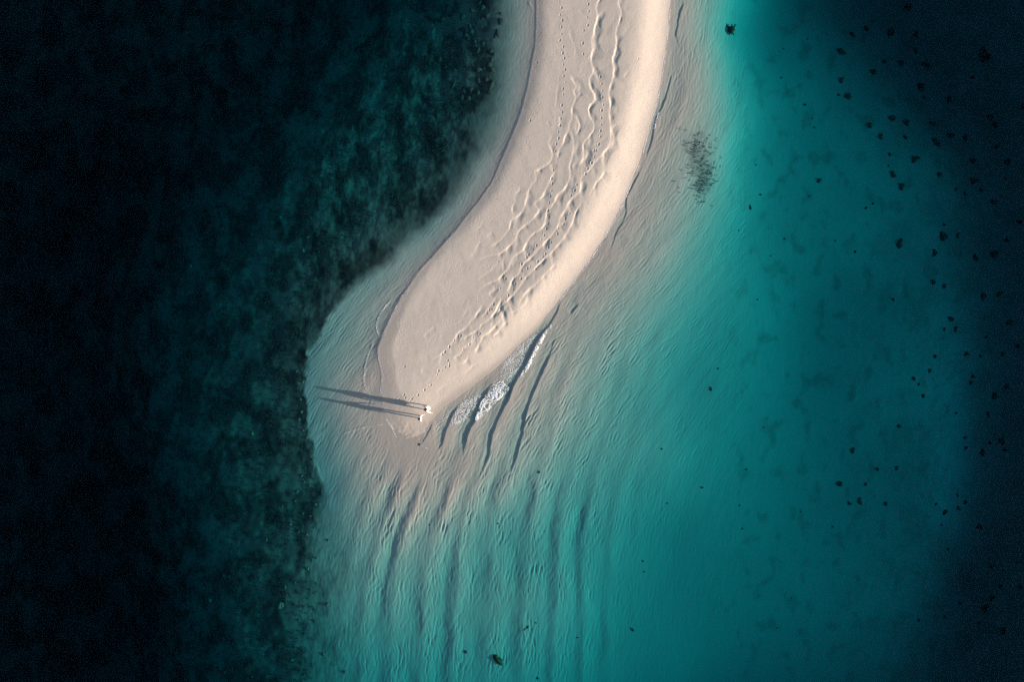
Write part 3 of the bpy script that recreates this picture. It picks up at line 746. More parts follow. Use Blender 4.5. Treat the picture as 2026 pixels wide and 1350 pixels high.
M_CRUMB = simple_mat('coral_crumb', (.16, .13, .11), .8, .3)
wl = [p for p in WESTs if 0 < p[1] < 560]
crumbs('white shell crumbs strewn along the west strand line', 'shell_crumbs', along(wl, 150, 4, 34) + along([p for p in DRYW if 560 < p[1] < 800], 60, -8, 10) + [(random.gauss(803, 14), random.gauss(797, 8)) for _ in range(30)], .028, M_SHELL)
crumbs('dark coral and twig crumbs strewn over the dry sand', 'coral_crumbs', along(wl, 90, 6, 90) + along([p for p in EASTs if 0 < p[1] < 700], 70, -60, -8) + [(random.uniform(960, 1230), random.uniform(150, 560)) for _ in range(60) ], .026, M_CRUMB)

# ------------------------------------------------------------------ coral clumps, boulders, weed
def blob_verts(rs, n):
    bm = bmesh.new(); bmesh.ops.create_icosphere(bm, subdivisions=n, radius=1.0)
    ph_ = [rs.uniform(0, 6.28) for _ in range(6)]; fr_ = [rs.uniform(1.2, 3.4) for _ in range(6)]
    for v in bm.verts:
        c = v.co; k_ = 1 + .16 * math.sin(fr_[0] * c.x * 2 + ph_[0]) + .16 * math.sin(fr_[1] * c.y * 2 + ph_[1]) + .12 * math.sin(fr_[2] * c.z * 2 + ph_[2]) + .09 * math.sin(fr_[3] * (c.x + c.y) * 3 + ph_[3])
        v.co = c * k_
    return bm
def clump_mesh(name, seed, n, spread, mat, elong=1.0):
    rs = random.Random(seed); out = bmesh.new(); done = []
    for i in range(n):
        b = blob_verts(rs, 1); r = rs.uniform(.18, .40) if i else .5
        if i:
            px_, py_, pr = done[int(len(done) * rs.random() ** 1.3)]
            an = rs.uniform(0, 6.28); d = (pr + r) * rs.uniform(.45, .62) * (.7 + spread * .4)
            cx, cy_ = px_ + d * math.cos(an) * elong, py_ + d * math.sin(an) / elong
        else: cx = cy_ = 0
        done.append((cx, cy_, r))
        M = Matrix.Translation((cx, cy_, r * .35)) @ Matrix.Rotation(rs.uniform(0, 6.28), 4, 'Z') @ Matrix.Diagonal((r * rs.uniform(.95, 1.3), r * rs.uniform(.85, 1.05), r * rs.uniform(.5, .9), 1))
        b.transform(M); me_ = bpy.data.meshes.new('t'); b.to_mesh(me_); out.from_mesh(me_); bpy.data.meshes.remove(me_); b.free()
    me_ = bpy.data.meshes.new(name); out.to_mesh(me_); out.free()
    me_.polygons.foreach_set('use_smooth', np.ones(len(me_.polygons), bool)); me_.materials.append(mat)
    return me_
def boulder_mesh(name, seed, mat, flat=.5):
    rs = random.Random(seed); b = blob_verts(rs, 2)
    nrm = [Vector((rs.uniform(-1, 1), rs.uniform(-1, 1), rs.uniform(.1, 1))).normalized() for _ in range(5)]
    for v in b.verts:
        for n_ in nrm:
            d = v.co.dot(n_) - .78
            if d > 0: v.co -= n_ * d * .85
        v.co.z *= flat
    me_ = bpy.data.meshes.new(name); b.to_mesh(me_); b.free(); me_.materials.append(mat)
    me_.polygons.foreach_set('use_smooth', np.ones(len(me_.polygons), bool))
    return me_
M_CORAL = simple_mat('dark_coral', (.105, .095, .075), .9, .5, 3)
M_ROCK = simple_mat('reef_rock', (.032, .034, .030), .9, .45, 2.5, .4)
M_OLIVE = simple_mat('olive_weed_rock', (.050, .046, .020), .9, .5, 5, .4)
CLUMPS = [clump_mesh('coral_clump', 300 + i, [9, 14, 18, 12, 22, 7][i], [.5, .62, .75, .6, .85, .4][i], M_CORAL, [1, 1.15, 1, .85, 1.2, 1][i]) for i in range(6)]
BOULD = [boulder_mesh('boulder', 400 + i, M_ROCK, [.45, .55, .4, .6, .5][i]) for i in range(5)]

def words(x):
    n = int(round(x)); o = 'zero one two three four five six seven eight nine ten eleven twelve thirteen fourteen fifteen sixteen seventeen eighteen nineteen'.split()
    if n < 20: return o[max(0, n)]
    t = 'twenty thirty forty fifty sixty seventy eighty ninety hundred'.split()[n // 10 - 2]
    return t + ('-' + o[n % 10] if n % 10 else '')
def put(name, me_, u, v, r, label, cat, group, sx=1.0, rot=None, sink=.25):
    z = ground(u, v)
    for _ in range(2):                       # the place on the floor that is seen there
        f_ = (CAMH - z) / CAMH; uu, vv = CU + (u - CU) * f_, CV + (v - CV) * f_
        z = ground(uu, vv)
    o = link(bpy.data.objects.new(name, me_))
    o.location = ((uu - CU) * S, (CV - vv) * S, z - sink * .3 * r)
    o.scale = (r * sx, r / sx, r); o.rotation_euler = (0, 0, random.uniform(0, 6.28) if rot is None else rot)
    if label.endswith('@'):
        lab = '%s, %s percent across and %s percent down' % (label[:-1].strip(), words(u / 20.26), words(v / 13.5))
        if lab in LABELS: lab = '%s, %s percent across and %s percent down' % (label[:-1].strip(), words(u / 20.26), words(v / 13.5 + .5) + ' plus' if v / 13.5 % 1 < .5 else 'almost ' + words(v / 13.5))
        label = lab
        LABELS.add(label)
    return tag(o, label, cat, group)
LABELS = set()

c7 = lambda x, y: (1300 + x / 1.985, y / 1.985)
c8 = lambda x, y: (1300 + x / 1.985, 670 + y / 1.985)
cl = lambda x, y: (x / 1.986, 670 + y / 1.986)
ct = lambda x, y: (x / 1.986, y / 1.986)
G_E = 'dark coral clumps on the sea floor east of the sandbank'
special = [  # seen as individuals
 (c7(722,195), 13, 'wide dark coral clump high in the deep teal water, shaped like a bar', 1.45, 0.0),
 (c7(855,278), 12, 'round dark coral clump right below the bar-shaped clump in deep teal water', 1.1, 0.3),
 (c7(985,25), 12, 'faint dark coral clump near the top edge in the darkest teal water', 1.1, None),
 (c7(640,706), 7, 'lone small oval coral clump in the mid teal water right of the weed patch', 1.3, .5),
 (c7(955,955), 11, 'ragged dark coral clump alone at mid height in the deep teal water', 1.1, None),
 (c7(582,412), 4.5, 'tiny dark coral clump nearest the upper light-to-deep teal boundary', 1, None),
 (c8(1010,157), 6.5, 'left one of the close group of three dark coral clumps', 1, None),
 (c8(1075,125), 6, 'upper right one of the close group of three dark coral clumps', 1, None),
 (c8(1030,180), 4.5, 'lowest and smallest of the close group of three dark coral clumps', 1, None),
 (c8(1135,685), 9, 'biggest dark coral clump low in the deep teal water at right', 1.2, None),
 (c8(1220,430), 8, 'left end of the dark coral row halfway down the far right side', 1, None),
 (c8(1350,400), 8, 'right end of the dark coral row halfway down the far right side', 1, None),
 (c8(1030,1110), 4.5, 'lone small coral clump low in the dark teal water near the lower right', 1, None),
 (c8(1335,225), 10, 'broad dark coral clump at the far right just below mid height', 1.2, None),
]
for (p, r, lab, sx, rot) in special:
    put('coral_clump', CLUMPS[random.randrange(6)], p[0], p[1], r * S, lab, 'coral', G_E, sx, rot)
deep = [c7(*p[:2]) + (p[2],) for p in [(830,110,15),(770,130,10),(925,120,14),(965,240,14),(900,240,10),(1050,250,10),(1300,225,18),(1240,305,10),(725,320,14),(755,380,14),(715,372,6),(1045,335,18),(1058,380,10),(1150,390,10),
 (925,460,14),(985,485,12),(835,495,10),(880,530,10),(980,540,10),(1090,485,12),(1330,487,12),(1310,460,12),(1160,530,18),(1220,537,20),(1110,565,20),(1335,580,10),(915,608,10),(910,650,6),(925,677,9),(1010,632,12),(960,740,10),(1110,685,10),(1180,737,9),(1245,715,18),(1280,745,12),
 (1215,755,9),(1325,790,18),(1355,770,8),(1370,700,9),(1245,625,14),(1380,630,12),(850,800,8),(820,820,6),(780,990,8),(1125,935,18),(1185,930,10),(1090,985,9),(1130,880,7),(1375,940,10),(1325,1000,18),(1255,1010,12),(1130,1130,10),(1085,1110,9),(930,1175,10),(1285,1165,14),(1350,1155,10),
 (1155,1250,12),(1380,1270,12),(1130,1290,8),(1175,1300,9),(1300,1325,6),(1020,195,12),(1020,140,10),(1430,420,12),(1430,870,10)]]
deep += [c8(*p[:2]) + (p[2],) for p in [(1047,230,7),(1095,70,9),(1215,65,9),(1275,70,9),(1360,60,14),(1420,30,12),(1245,145,8),(1240,175,8),(1375,190,10),(1305,300,9),(1180,295,6),(950,345,7),(1285,455,12),(1310,410,12),(1370,440,8),(1215,390,7),(770,440,7),(720,575,10),(820,570,5),(760,650,10),(800,648,9),(900,650,10),
 (865,515,6),(940,515,6),(1185,617,9),(1185,670,10),(1215,650,8),(1100,650,7),(1120,735,9),(1270,745,12),(1150,830,8),(1315,900,6),(1350,975,10),(1415,880,7),(1430,980,8),(1310,1030,10),(1285,1070,16),(1195,1050,10),(1260,1120,6),(1135,1100,7),(1360,1150,12)]]
for i, (u, v, s_) in enumerate(deep):
    lab = ('tiny' if s_ < 8 else 'small' if s_ < 11 else 'middling' if s_ < 15 else 'large') + ' dark coral clump in deep teal water @'
    put('coral_clump', CLUMPS[random.randrange(6)], u, v, s_ * random.uniform(.45, 1.0) * S, lab, 'coral', G_E + (', upper' if v < 400 else ', middle' if v < 850 else ', lower'), random.uniform(.85, 1.25))
bits = [c7(*p) for p in [(620,500),(610,465),(498,190),(490,305),(322,904),(447,1005),(395,1178),(388,648),(405,765),(670,130),(655,55),(590,150),(500,940),(700,945),(600,770)]] + \
       [c8(*p) for p in [(420,350),(350,515),(240,120),(20,435),(42,648),(335,750),(325,655),(565,680),(690,740),(530,1020),(470,1140)]]
for u, v in bits:
    put('coral_clump', CLUMPS[5], u, v, random.uniform(2.0, 3.4) * S, 'tiny dark coral speck on bright teal floor @', 'coral', 'tiny coral specks on the bright teal floor', random.uniform(.8, 1.3))

# weed bits in the bright shallows: a frond cluster of flat lobes with thickness
def weed_mesh(name, seed, n, mat):
    rs = random.Random(seed); out = bmesh.new()
    for i in range(n):
        b = blob_verts(rs, 1); L_ = rs.uniform(.5, 1.0); an = rs.uniform(0, 6.28)
        b.transform(Matrix.Rotation(an, 4, 'Z') @ Matrix.Translation((L_ * .6, 0, .2)) @ Matrix.Diagonal((L_ * .7, rs.uniform(.14, .3), .16, 1)))
        me_ = bpy.data.meshes.new('t'); b.to_mesh(me_); out.from_mesh(me_); bpy.data.meshes.remove(me_); b.free()
    me_ = bpy.data.meshes.new(name); out.to_mesh(me_); out.free(); me_.materials.append(mat)
    me_.polygons.foreach_set('use_smooth', np.ones(len(me_.polygons), bool))
    return me_
M_WEED = simple_mat('drift_weed', (.014, .018, .016), .8, .4, 6)
WEED = [weed_mesh('seaweed_clump', 500 + i, 4 + i % 3, M_WEED) for i in range(5)]
for (u, v, r, lab) in [
 (1068, 935, 3.4, 'dark weed scrap on pale teal shallows right of the wave fronts'), (985, 1037, 2.8, 'small dark weed scrap in the shallows straight below the spit'),
 (920, 1292, 4.2, 'forked dark weed scrap left of the olive rock near the bottom edge'), (1045, 1241, 4.5, 'upper one of the touching pair of dark weed scraps above the olive rock'),
 (1039, 1246, 3.4, 'lower left one of the touching pair of dark weed scraps above the olive rock'), (1060, 1233, 2.6, 'tiny weed scrap just right of the touching pair'),
 (1250, 1247, 5, 'round dark weed scrap low in the bright teal water'), (1143, 1262, 2.6, 'tiny dark weed speck between the touching pair and the round weed scrap'),
 (1407, 769, 5, 'slender dark weed scrap at the edge of the bright teal at mid height'), (1388, 965, 4, 'small dark weed scrap below the slender scrap at the bright teal edge'),
 (1485, 409, 5, 'crooked dark weed scrap in the teal right of the weed patch'), (849, 1039, 2.0, 'tiny dark speck of weed left below the spit tip'), (1078, 1052, 1.8, 'tiny dark speck of weed right below the wave fronts'),
 (1272, 1112, 3, 'dim weed speck beside the dark teal on the lower right of the shallows'), (1274, 1132, 2.6, 'dim weed speck under another at the lower right of the shallows'),
 (1064, 1342, 4, 'dark weed scrap cut by the bottom edge right of the olive rock'), (830, 881, 3.4, 'dark weed lump on the wet sand at the spit tip')]:
    put('seaweed_clump', WEED[random.randrange(5)], u, v, r * S, lab, 'seaweed', 'weed scraps in the shallows', random.uniform(.85, 1.25))
ol = bpy.data.meshes.new('olive_rock')
b = bmesh.new()
for (x, y, rx, ry, rz) in [(0, 0, .62, .30, .22), (-.42, .22, .34, .24, .2), (.45, -.12, .36, .17, .16), (-.05, .08, .3, .22, .3)]:
    t_ = blob_verts(random.Random(int(600 + x * 10)), 2); t_.transform(Matrix.Translation((x, y, .08)) @ Matrix.Diagonal((rx, ry, rz, 1)))
    tm = bpy.data.meshes.new('t'); t_.to_mesh(tm); b.from_mesh(tm); bpy.data.meshes.remove(tm); t_.free()
b.to_mesh(ol); b.free(); ol.materials.append(M_OLIVE); ol.polygons.foreach_set('use_smooth', np.ones(len(ol.polygons), bool))
put('weedy_rock', ol, 985, 1307, .85, 'elongated olive brown rock lying in the teal shallows at the bottom', 'rock', None, 1.0, -.62)

# west side rocks
G_W = 'dark rocks on the meadow floor west of the sandbank'
for (p, r, lab) in [
 (cl(825,1030), 11, 'largest round dark rock low in the black water at left'), (cl(700,1015), 7, 'smaller dark rock left of the largest round rock in the black water'),
 (cl(550,780), 6, 'lone dark rock in the black water left of the others'), (cl(505,988), 5, 'faint small rock at the left end of the low rock scatter'),
 (cl(845,905), 9, 'dark rock above the largest round rock, left of a low mate'), (cl(880,930), 8, 'low dark rock touching the rock above the largest round one'),
 (cl(805,1172), 9, 'dark rock below the largest round rock in the black water'), (cl(1100,1050), 14, 'broad faint rock patch between the black water and the pale shelf'),
 (cl(1285,1050), 7.5, 'round dark rock standing clear on the pale teal at lower left'), (cl(1355,1312), 6, 'dark rock on the pale teal nearest the bottom edge'),
 (cl(1270,1240), 7, 'double dark rock above the bottom edge at the meadow border'), (cl(1210,907), 6.5, 'angular dark rock at the meadow border left of the pale teal'),
 (cl(1290,795), 5, 'small dark rock on the pale teal upper of two clear ones'), (cl(1230,475), 6.5, 'dark rock jutting onto the pale shelf left below the spit'),
 (cl(990,375), 8, 'dark rock with a lighter rim in the meadow left of the spit'), (ct(325,920), 6, 'lone dark rock in the black water at far left mid height'),
 (ct(750,1045), 11, 'wide dark rock in the black water left of the pale shelf corner')]:
    put('meadow_rock', CLUMPS[random.choice([0, 1, 5])], p[0], p[1], r * S * .8, lab, 'rock', G_W, random.uniform(.9, 1.15))
small = [cl(*p) for p in [(1048,790),(1122,875),(1205,770),(1200,510),(1195,565),(1170,600),(1205,157),(1190,172),(1210,75),(1175,320),(1145,1265),(1110,660),(1240,650),(1235,745),(1205,625),(630,45),(885,1310),(990,1330),(1175,1110),(1245,862),(1185,290),(1180,240),(1165,130),(1190,360),(1205,390),(1185,540),(1215,580),(1160,640),(1190,690),(1175,760),(1140,730),(1220,700),(1120,980),(1160,960)]]
for u, v in small:
    put('meadow_rock', CLUMPS[random.choice([0, 5, 5])], u, v, random.uniform(2.6, 5) * S, 'small dark rock on the meadow border @', 'rock', 'small rocks along the meadow border', random.uniform(.85, 1.2))
for u, v in [ct(*p) for p in [(820,475),(1045,720),(830,640),(1100,855),(540,1315),(700,275),(765,35),(370,120),(990,615),(460,170),(520,380),(1210,930),(1190,985),(1010,1175),(600,1160),(450,1220),(1350,270),(1100,340)]]:
    put('meadow_rock', CLUMPS[random.choice([0, 1, 3])], u, v, random.uniform(4, 7) * S, 'dim dark rock in the black water @', 'rock', 'dim rocks in the black water at upper left', random.uniform(.85, 1.2))
cb = lambda x, y: (840 + x / 5.627, y / 5.627)
bl = [(610,40),(640,80),(520,110),(700,170),(640,190),(590,250),(850,230),(790,400),(500,290),(430,330),(460,390),(520,350),(480,430),(560,470),(650,480),(740,570),(770,600),(745,660),(670,755),(750,770),(720,720),(590,770),(600,890),(690,890),(750,910),(740,950),(440,1000),(520,1000),
      (590,1030),(720,1020),(490,1090),(410,1080),(330,770),(320,940),(240,740),(140,1280),(160,660),(380,60),(300,150),(420,180),(250,60),(350,420),(600,560),(680,560),(120,230),(200,210)]
put('boulder', BOULD[0], *cb(815, 370), 8 * S, 'largest round greenish boulder by the upper west shore', 'boulder', 'submerged boulders off the upper west shore', 1.1)
put('boulder', BOULD[1], *cb(850, 150), 3 * S, 'small dark boulder closest to the upper west waterline', 'boulder', 'submerged boulders off the upper west shore', 1.1)
for x, y in bl:
    u, v = cb(x, y)
    put('boulder', BOULD[random.randrange(5)], u, v, random.uniform(4.5, 8) * S, 'grey submerged boulder off the west shore @', 'boulder', 'submerged boulders off the upper west shore', random.uniform(.85, 1.25))

# ------------------------------------------------------------------ seagrass tufts (uncountable)
def tufts(name, label, pts, h, mat):
    co = []; fa = []
    for (u, v, z) in pts:
        x, y = (u - CU) * S, (CV - v) * S
        for _ in range(5):
            a = random.uniform(0, 6.28); l = h * random.uniform(.5, 1.2); w_ = h * .16; n = len(co); bx, by = x + random.gauss(0, h * .35), y + random.gauss(0, h * .35)
            dx, dy = math.cos(a), math.sin(a); lean = random.uniform(.5, 1.1)
            co += [(bx - dy * w_, by + dx * w_, z - .02), (bx + dy * w_, by - dx * w_, z - .02), (bx + dx * l * lean * .5 + dy * w_ * .8, by + dy * l * lean * .5 - dx * w_ * .8, z + l * .45),
                   (bx + dx * l * lean * .5 - dy * w_ * .8, by + dy * l * lean * .5 + dx * w_ * .8, z + l * .45), (bx + dx * l * lean, by + dy * l * lean, z + l * .6)]
            fa += [(n, n + 1, n + 2, n + 3), (n + 3, n + 2, n + 4, n + 4)]
    fa = np.array(fa); q = fa[0::2]; t_ = fa[1::2][:, :3]
    tri = np.concatenate([q[:, [0, 1, 2]], q[:, [0, 2, 3]], t_])
    o = link(bpy.data.objects.new(name, mesh_np(name, co, tri, mat, smooth=False)))
    return tag(o, label, kind='stuff')
M_GRASS2 = simple_mat('pale_seagrass', (.17, .19, .16), .8, .3, 1.5)
M_GRASS = simple_mat('seagrass', (.022, .030, .027), .8, .4, 1.5)
iu = np.clip(np.searchsorted(us, np.arange(0, 720, 1.0)), 0, len(us) - 1)
def grid_z(u, v):
    i = min(max(int(np.searchsorted(us, u)), 1), len(us) - 1); j = min(max(int(np.searchsorted(vs, v)), 1), len(vs) - 1)
    return float(Z[j, i]), float(REEF[j, i])
pts = []
while len(pts) < 9000:
    u = random.uniform(-20, 1000); v = random.uniform(-20, 1370)
    z, r = grid_z(u, v)
    if r > .66 and z < -.5 and random.random() < .35 + 1.2 * float(perlin(u / 40, v / 55, 140)): pts.append((u, v, z))
tufts('seagrass_meadow', 'dark seagrass meadow covering the floor of the black water west of the bank', pts, .15, M_GRASS)
pts = []
while len(pts) < 260:
    c_ = random.choice([(1378, 292, 9, 13), (1400, 328, 10, 20), (1398, 350, 8, 14), (1388, 375, 8, 14), (1385, 325, 20, 38)])
    u = random.gauss(c_[0], c_[2]); v = random.gauss(c_[1], c_[3])
    z, r = grid_z(u, v)
    if z < -.05: pts.append((u, v, z))
tufts('seagrass_patch', 'grey green patch of seagrass in the pale shallows right of the sandbank', pts, .13, M_GRASS2)

# ------------------------------------------------------------------ sea turtle
def loft(name, rings, mat, cap=True):
    """rings: list of (centre, axis_x vec, axis_y vec); closed tube with 12 sides"""
    n = 12; co = []; fa = []
    for c, ax, ay in rings:
        for k_ in range(n):
            a = 2 * math.pi * k_ / n; co.append(Vector(c) + Vector(ax) * math.cos(a) + Vector(ay) * math.sin(a))
    for i in range(len(rings) - 1):
        for k_ in range(n):
            k2_ = (k_ + 1) % n; fa.append((i * n + k_, i * n + k2_, (i + 1) * n + k2_, (i + 1) * n + k_))
    co.append(Vector(rings[0][0])); co.append(Vector(rings[-1][0])); a0 = len(co) - 2
    for k_ in range(n):
        fa.append((a0, (k_ + 1) % n, k_)); fa.append((a0 + 1, (len(rings) - 1) * n + k_, (len(rings) - 1) * n + (k_ + 1) % n))
    me_ = bpy.data.meshes.new(name); me_.from_pydata([tuple(c) for c in co], [], fa)
    me_.polygons.foreach_set('use_smooth', np.ones(len(me_.polygons), bool)); me_.materials.append(mat)
    return me_
M_SHELLT = simple_mat('turtle_shell', (.030, .020, .014), .5, .6, 7, .3)
M_SKINT = simple_mat('turtle_skin', (.020, .022, .020), .6, .5, 16)
tu, tv = 1446.5, 59.5
tz = ground(tu, tv)
turtle = link(bpy.data.objects.new('sea_turtle', None)); turtle.empty_display_size = .2
f_ = (CAMH - tz) / CAMH
turtle.location = ((tu - CU) * S * f_, (CV - tv) * S * f_, tz); turtle.rotation_euler = (0, 0, math.radians(-4))
tag(turtle, 'dark brown sea turtle swimming in the shallows near the top edge', 'turtle')
rings = []
for k_ in range(11):
    t_ = -1 + 2 * k_ / 10; y = -.36 * t_ * -1
    wv_ = .30 * math.sqrt(max(.0, 1 - abs(t_) ** 2.3)) * (1 + .10 * t_) + .012
    rings.append(((0, y, .11), (wv_, 0, 0), (0, 0, .115 * math.sqrt(max(0, 1 - t_ * t_)) + .01)))
link(bpy.data.objects.new('carapace', loft('carapace', rings, M_SHELLT)), turtle)
link(bpy.data.objects.new('head', loft('head', [((0, .32, .12), (.05, 0, 0), (0, 0, .045)), ((0, .40, .13), (.06, 0, 0), (0, 0, .05)), ((0, .46, .13), (.065, 0, 0), (0, 0, .055)), ((0, .52, .125), (.045, 0, 0), (0, 0, .04)), ((0, .55, .12), (.012, 0, 0), (0, 0, .012))], M_SKINT)), turtle)
def flipper(pts, ws):
    rr = []
    for i, p in enumerate(pts):
        a = Vector(pts[min(i + 1, len(pts) - 1)]) - Vector(pts[max(i - 1, 0)]); a.z = 0; a.normalize()
        rr.append((p, Vector((-a.y, a.x, 0)) * ws[i], Vector((0, 0, .018))))
    return loft('flipper', rr, M_SKINT)
for pts_, ws in [([(.17, .24, .10), (.24, .36, .10), (.29, .45, .09), (.36, .50, .09), (.42, .52, .09)], [.06, .075, .07, .05, .012]),
                 ([(-.19, .24, .10), (-.32, .32, .08), (-.44, .36, .06), (-.56, .38, .05), (-.66, .39, .05)], [.06, .07, .055, .04, .012]),
                 ([(.14, -.28, .09), (.19, -.36, .08), (.23, -.42, .08), (.24, -.47, .08)], [.05, .06, .055, .02]),
                 ([(-.14, -.28, .09), (-.16, -.36, .08), (-.15, -.42, .08), (-.12, -.46, .08)], [.05, .06, .05, .02])]:
    link(bpy.data.objects.new('flipper', flipper(pts_, ws)), turtle)
link(bpy.data.objects.new('tail', loft('tail', [((0, -.33, .10), (.03, 0, 0), (0, 0, .025)), ((.01, -.40, .09), (.02, 0, 0), (0, 0, .018)), ((.015, -.45, .085), (.005, 0, 0), (0, 0, .005))], M_SKINT)), turtle)

# ------------------------------------------------------------------ the two people
M_SKIN = simple_mat('skin', (.42, .26, .18), .55, .06, 5)
M_HAIR = simple_mat('hair_dark', (.012, .009, .008), .45, .4, 30, .3)
M_WHITE = simple_mat('white_cotton', (.56, .55, .53), .85, .04, 12, .2)
M_BEIGE = simple_mat('cream_cotton', (.70, .67, .62), .85, .05, 12, .2)

def skin_body(name, joints, edges, radii, mat, parent):
    me_ = bpy.data.meshes.new(name); me_.from_pydata([Vector(j) for j in joints], edges, []); me_.materials.append(mat)
    o = link(bpy.data.objects.new(name, me_), parent)
    md = o.modifiers.new('skin', 'SKIN')
    md.use_smooth_shade = True; md.branch_smoothing = .6
    for i, r in enumerate(radii):
        sv = me_.skin_vertices[0].data[i]; sv.radius = r if isinstance(r, tuple) else (r, r); sv.use_root = (i == 0)
    ss = o.modifiers.new('sub', 'SUBSURF'); ss.levels = ss.render_levels = 2
    return o

def person(u, v, h, rotz, label, feet, armL, armR, dress, hairlen, garment_mat, lean=(0, 0)):
    """h standing height; local frame: +y ahead, x to the right; feet ((x,y),(x,y)); arms = elbow and wrist points"""
    k_ = h / 1.72
    root = link(bpy.data.objects.new('person', None)); root.empty_display_size = .3
    gz = ground(u, v)
    root.location = ((u - CU) * S, (CV - v) * S, gz); root.rotation_euler = (0, 0, rotz)
    tag(root, label, 'person', 'two people standing at the spit tip')
    lx, ly = lean
    P = {'pelvis': (0, 0, .93), 'waist': (lx * .3, ly * .3, 1.08), 'chest': (lx * .7, ly * .7, 1.28), 'neckb': (lx, ly, 1.43), 'neck': (lx, ly + .01, 1.50), 'headb': (lx, ly + .02, 1.57), 'headm': (lx, ly + .025, 1.63), 'headt': (lx, ly + .01, 1.70)}
    names = list(P); J = [P[n] for n in names]; R = [(.125, .10), (.105, .085), (.13, .09), (.07, .06), (.05, .05), (.065, .075), (.072, .088), (.05, .06)]
    E = [(0, 1), (1, 2), (2, 3), (3, 4), (4, 5), (5, 6), (6, 7)]
    def add(p, r, frm):
        J.append(p); R.append(r); E.append((frm, len(J) - 1)); return len(J) - 1
    for s_, (fx, fy), (el, wr) in ((-1, feet[0], armL), (1, feet[1], armR)):
        hip = add((s_ * .09, 0, .86), (.088, .09), 0)
        kn = add((s_ * .05 + fx * .5, fy * .5 + .03, .48), (.06, .062), hip)
        cf = add((fx * .85 + s_ * .01, fy * .85 - .01, .32), (.054, .056), kn)
        ak = add((fx, fy, .09), (.036, .04), cf)
        hl = add((fx, fy + .03, .035), (.038, .034), ak)
        add((fx + s_ * .015, fy + .17, .025), (.036, .022), hl)
        sh = add((lx + s_ * .17, ly, 1.40), (.058, .058), 3)
        e = add(tuple(el), (.042, .042), sh); w_ = add(tuple(wr), (.028, .026), e)
        d = (Vector(wr) - Vector(el)).normalized()
        pm = Vector(wr) + d * .07; add(tuple(pm), (.036, .018), w_)
        pi = len(J) - 1
        side = d.cross(Vector((0, 0, 1))); side = side.normalized() if side.length > .1 else Vector((0, 1, 0))
        for f2, ln in ((-.030, .060), (-.010, .078), (.010, .074), (.030, .055)):
            b1 = add(tuple(pm + side * f2 + d * .035), (.0095, .0095), pi); add(tuple(pm + side * f2 + d * ln + Vector((0, 0, -.02))), (.008, .008), b1)
        tb = add(tuple(Vector(wr) + d * .03 + side * .045), (.011, .011), w_); add(tuple(Vector(wr) + d * .065 + side * .06), (.009, .009), tb)
    J = [tuple(c * k_ for c in j) for j in J]; R = [tuple(c * k_ for c in (r if isinstance(r, tuple) else (r, r))) for r in R]
    body = skin_body('body', J, E, R, M_SKIN, root)
    # face: nose, eyes, ears, mouth as one small relief mesh on the head
    hc = Vector((lx, ly + .02, 1.63)) * k_
    fb = bmesh.new()
    for (x, y, z, rx, ry, rz) in [(0, .10, -.005, .013, .022, .022), (-.078, .0, 0, .012, .02, .03), (.078, .0, 0, .012, .02, .03), (0, .088, -.05, .026, .012, .008), (-.03, .086, .012, .014, .009, .009), (.03, .086, .012, .014, .009, .009)]:
        t_ = bmesh.ops.create_icosphere(fb, subdivisions=1, radius=1.0, matrix=Matrix.Translation(hc + Vector((x * .9, y * .86, z)) * k_) @ Matrix.Diagonal((rx * k_, ry * k_, rz * k_, 1)))
    fm = bpy.data.meshes.new('face'); fb.to_mesh(fm); fb.free(); fm.materials.append(M_SKIN)
    link(bpy.data.objects.new('face', fm), root)
    # hair: a shell over the crown and the back of the head, with length down the nape
    hb = bmesh.new(); bmesh.ops.create_icosphere(hb, subdivisions=3, radius=1.0)
    for v_ in hb.verts:
        c = v_.co; x, y, z = c
        r_ = 1 + .05 * math.sin(9 * math.atan2(x, y) + 4 * z)
        yy = y * .142 * r_ - .018; zz = z * .13 * r_ + .02
        if y > .25 and z < .35: yy = min(yy, .03); 
        if z < -.2 and y < .3: zz -= hairlen * (-.2 - z) * 1.2
        v_.co = hc + Vector((x * .132 * r_, yy, zz)) * k_
    hm = bpy.data.meshes.new('hair'); hb.to_mesh(hm); hb.free(); hm.materials.append(M_HAIR); hm.polygons.foreach_set('use_smooth', np.ones(len(hm.polygons), bool))
    link(bpy.data.objects.new('hair', hm), root)
    # garment: lofted from neckline to hem with folds
    rows = dress; n = 28; co = []; fa = []
    for (z, rx, ry, ox, oy, fold) in rows:
        for q in range(n):
            a = 2 * math.pi * q / n; r_ = 1 + fold * math.sin(a * 6 + z * 3) + fold * .6 * math.sin(a * 9 + 1)
            co.append(((ox + rx * r_ * math.cos(a)) * k_, (oy + ry * r_ * math.sin(a)) * k_, z * k_))
    for i in range(len(rows) - 1):
        for q in range(n):
            q2 = (q + 1) % n; fa.append((i * n + q, (i + 1) * n + q, (i + 1) * n + q2, i * n + q2))
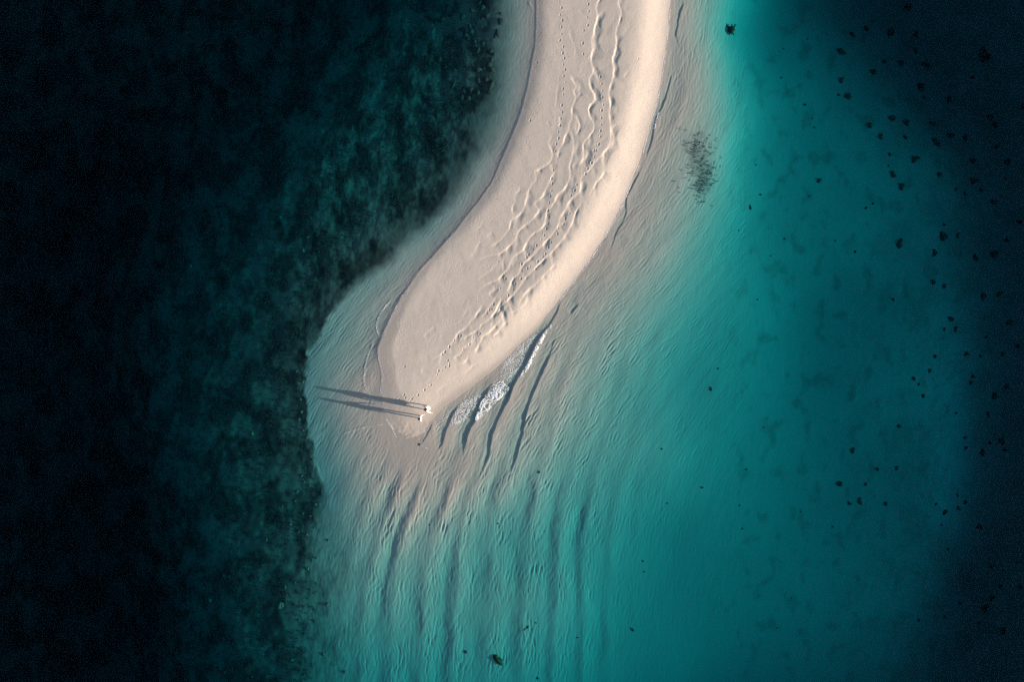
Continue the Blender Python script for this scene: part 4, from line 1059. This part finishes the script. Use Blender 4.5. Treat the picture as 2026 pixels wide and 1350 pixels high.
    gm = bpy.data.meshes.new('garment'); gm.from_pydata(co, [], fa); gm.materials.append(garment_mat); gm.polygons.foreach_set('use_smooth', np.ones(len(fa), bool))
    g = link(bpy.data.objects.new('garment', gm), root)
    so = g.modifiers.new('solid', 'SOLIDIFY'); so.thickness = .008
    # sleeves follow the arms
    for s_, (el, wr) in ((-1, armL), (1, armR)):
        a0 = Vector((lx + s_ * .08, ly, 1.43)) * k_; a1 = Vector(el) * k_; a2 = (Vector(el) * .35 + Vector(wr) * .65) * k_
        rr = []
        for p, r_, q_ in ((a0, .10, a1 - a0), (a1 * .4 + a0 * .6, .11, a1 - a0), (a1, .075, a2 - a0), (a2, .07, a2 - a1)):
            d = q_.normalized(); ax = d.cross(Vector((0, 1, .2))).normalized(); ay = d.cross(ax)
            rr.append((p, ax * r_ * .72 * k_, ay * r_ * .72 * k_))
        link(bpy.data.objects.new('sleeve', loft('sleeve', rr, garment_mat)), root)
    return root

D1 = [(1.47, .075, .07, .0, .0, .0), (1.42, .15, .09, 0, 0, .01), (1.28, .165, .12, 0, 0, .02), (1.08, .145, .11, 0, 0, .03), (.95, .17, .14, 0, 0, .05), (.75, .20, .17, 0, -.02, .08), (.58, .22, .20, 0, -.05, .10), (.50, .23, .22, 0, -.06, .11)]
D2 = [(1.47, .075, .07, .0, .0, .0), (1.42, .15, .09, 0, 0, .01), (1.28, .165, .12, 0, 0, .02), (1.08, .15, .115, 0, 0, .03), (.92, .17, .13, 0, 0, .04), (.78, .18, .14, 0, 0, .05)]
# both face west-southwest, along their shadows
person(846.5, 807.0, 1.76, math.radians(95), 'dark-haired person in a long white dress, upper of the two at the spit tip', ((-.19, .06), (.17, -.05)),
       ((-.30, -.20, 1.18), (-.38, -.42, 1.04)), ((.25, .06, 1.15), (.22, .22, .98)), D1, 1.2, M_WHITE)
person(834.0, 825.8, 1.60, math.radians(100), 'dark-haired person in a white shirt, lower of the two at the spit tip', ((-.14, -.02), (.15, .04)),
       ((-.25, -.08, 1.14), (-.28, -.10, .90)), ((.24, -.18, 1.18), (.28, -.40, 1.06)), D2, .5, M_WHITE)
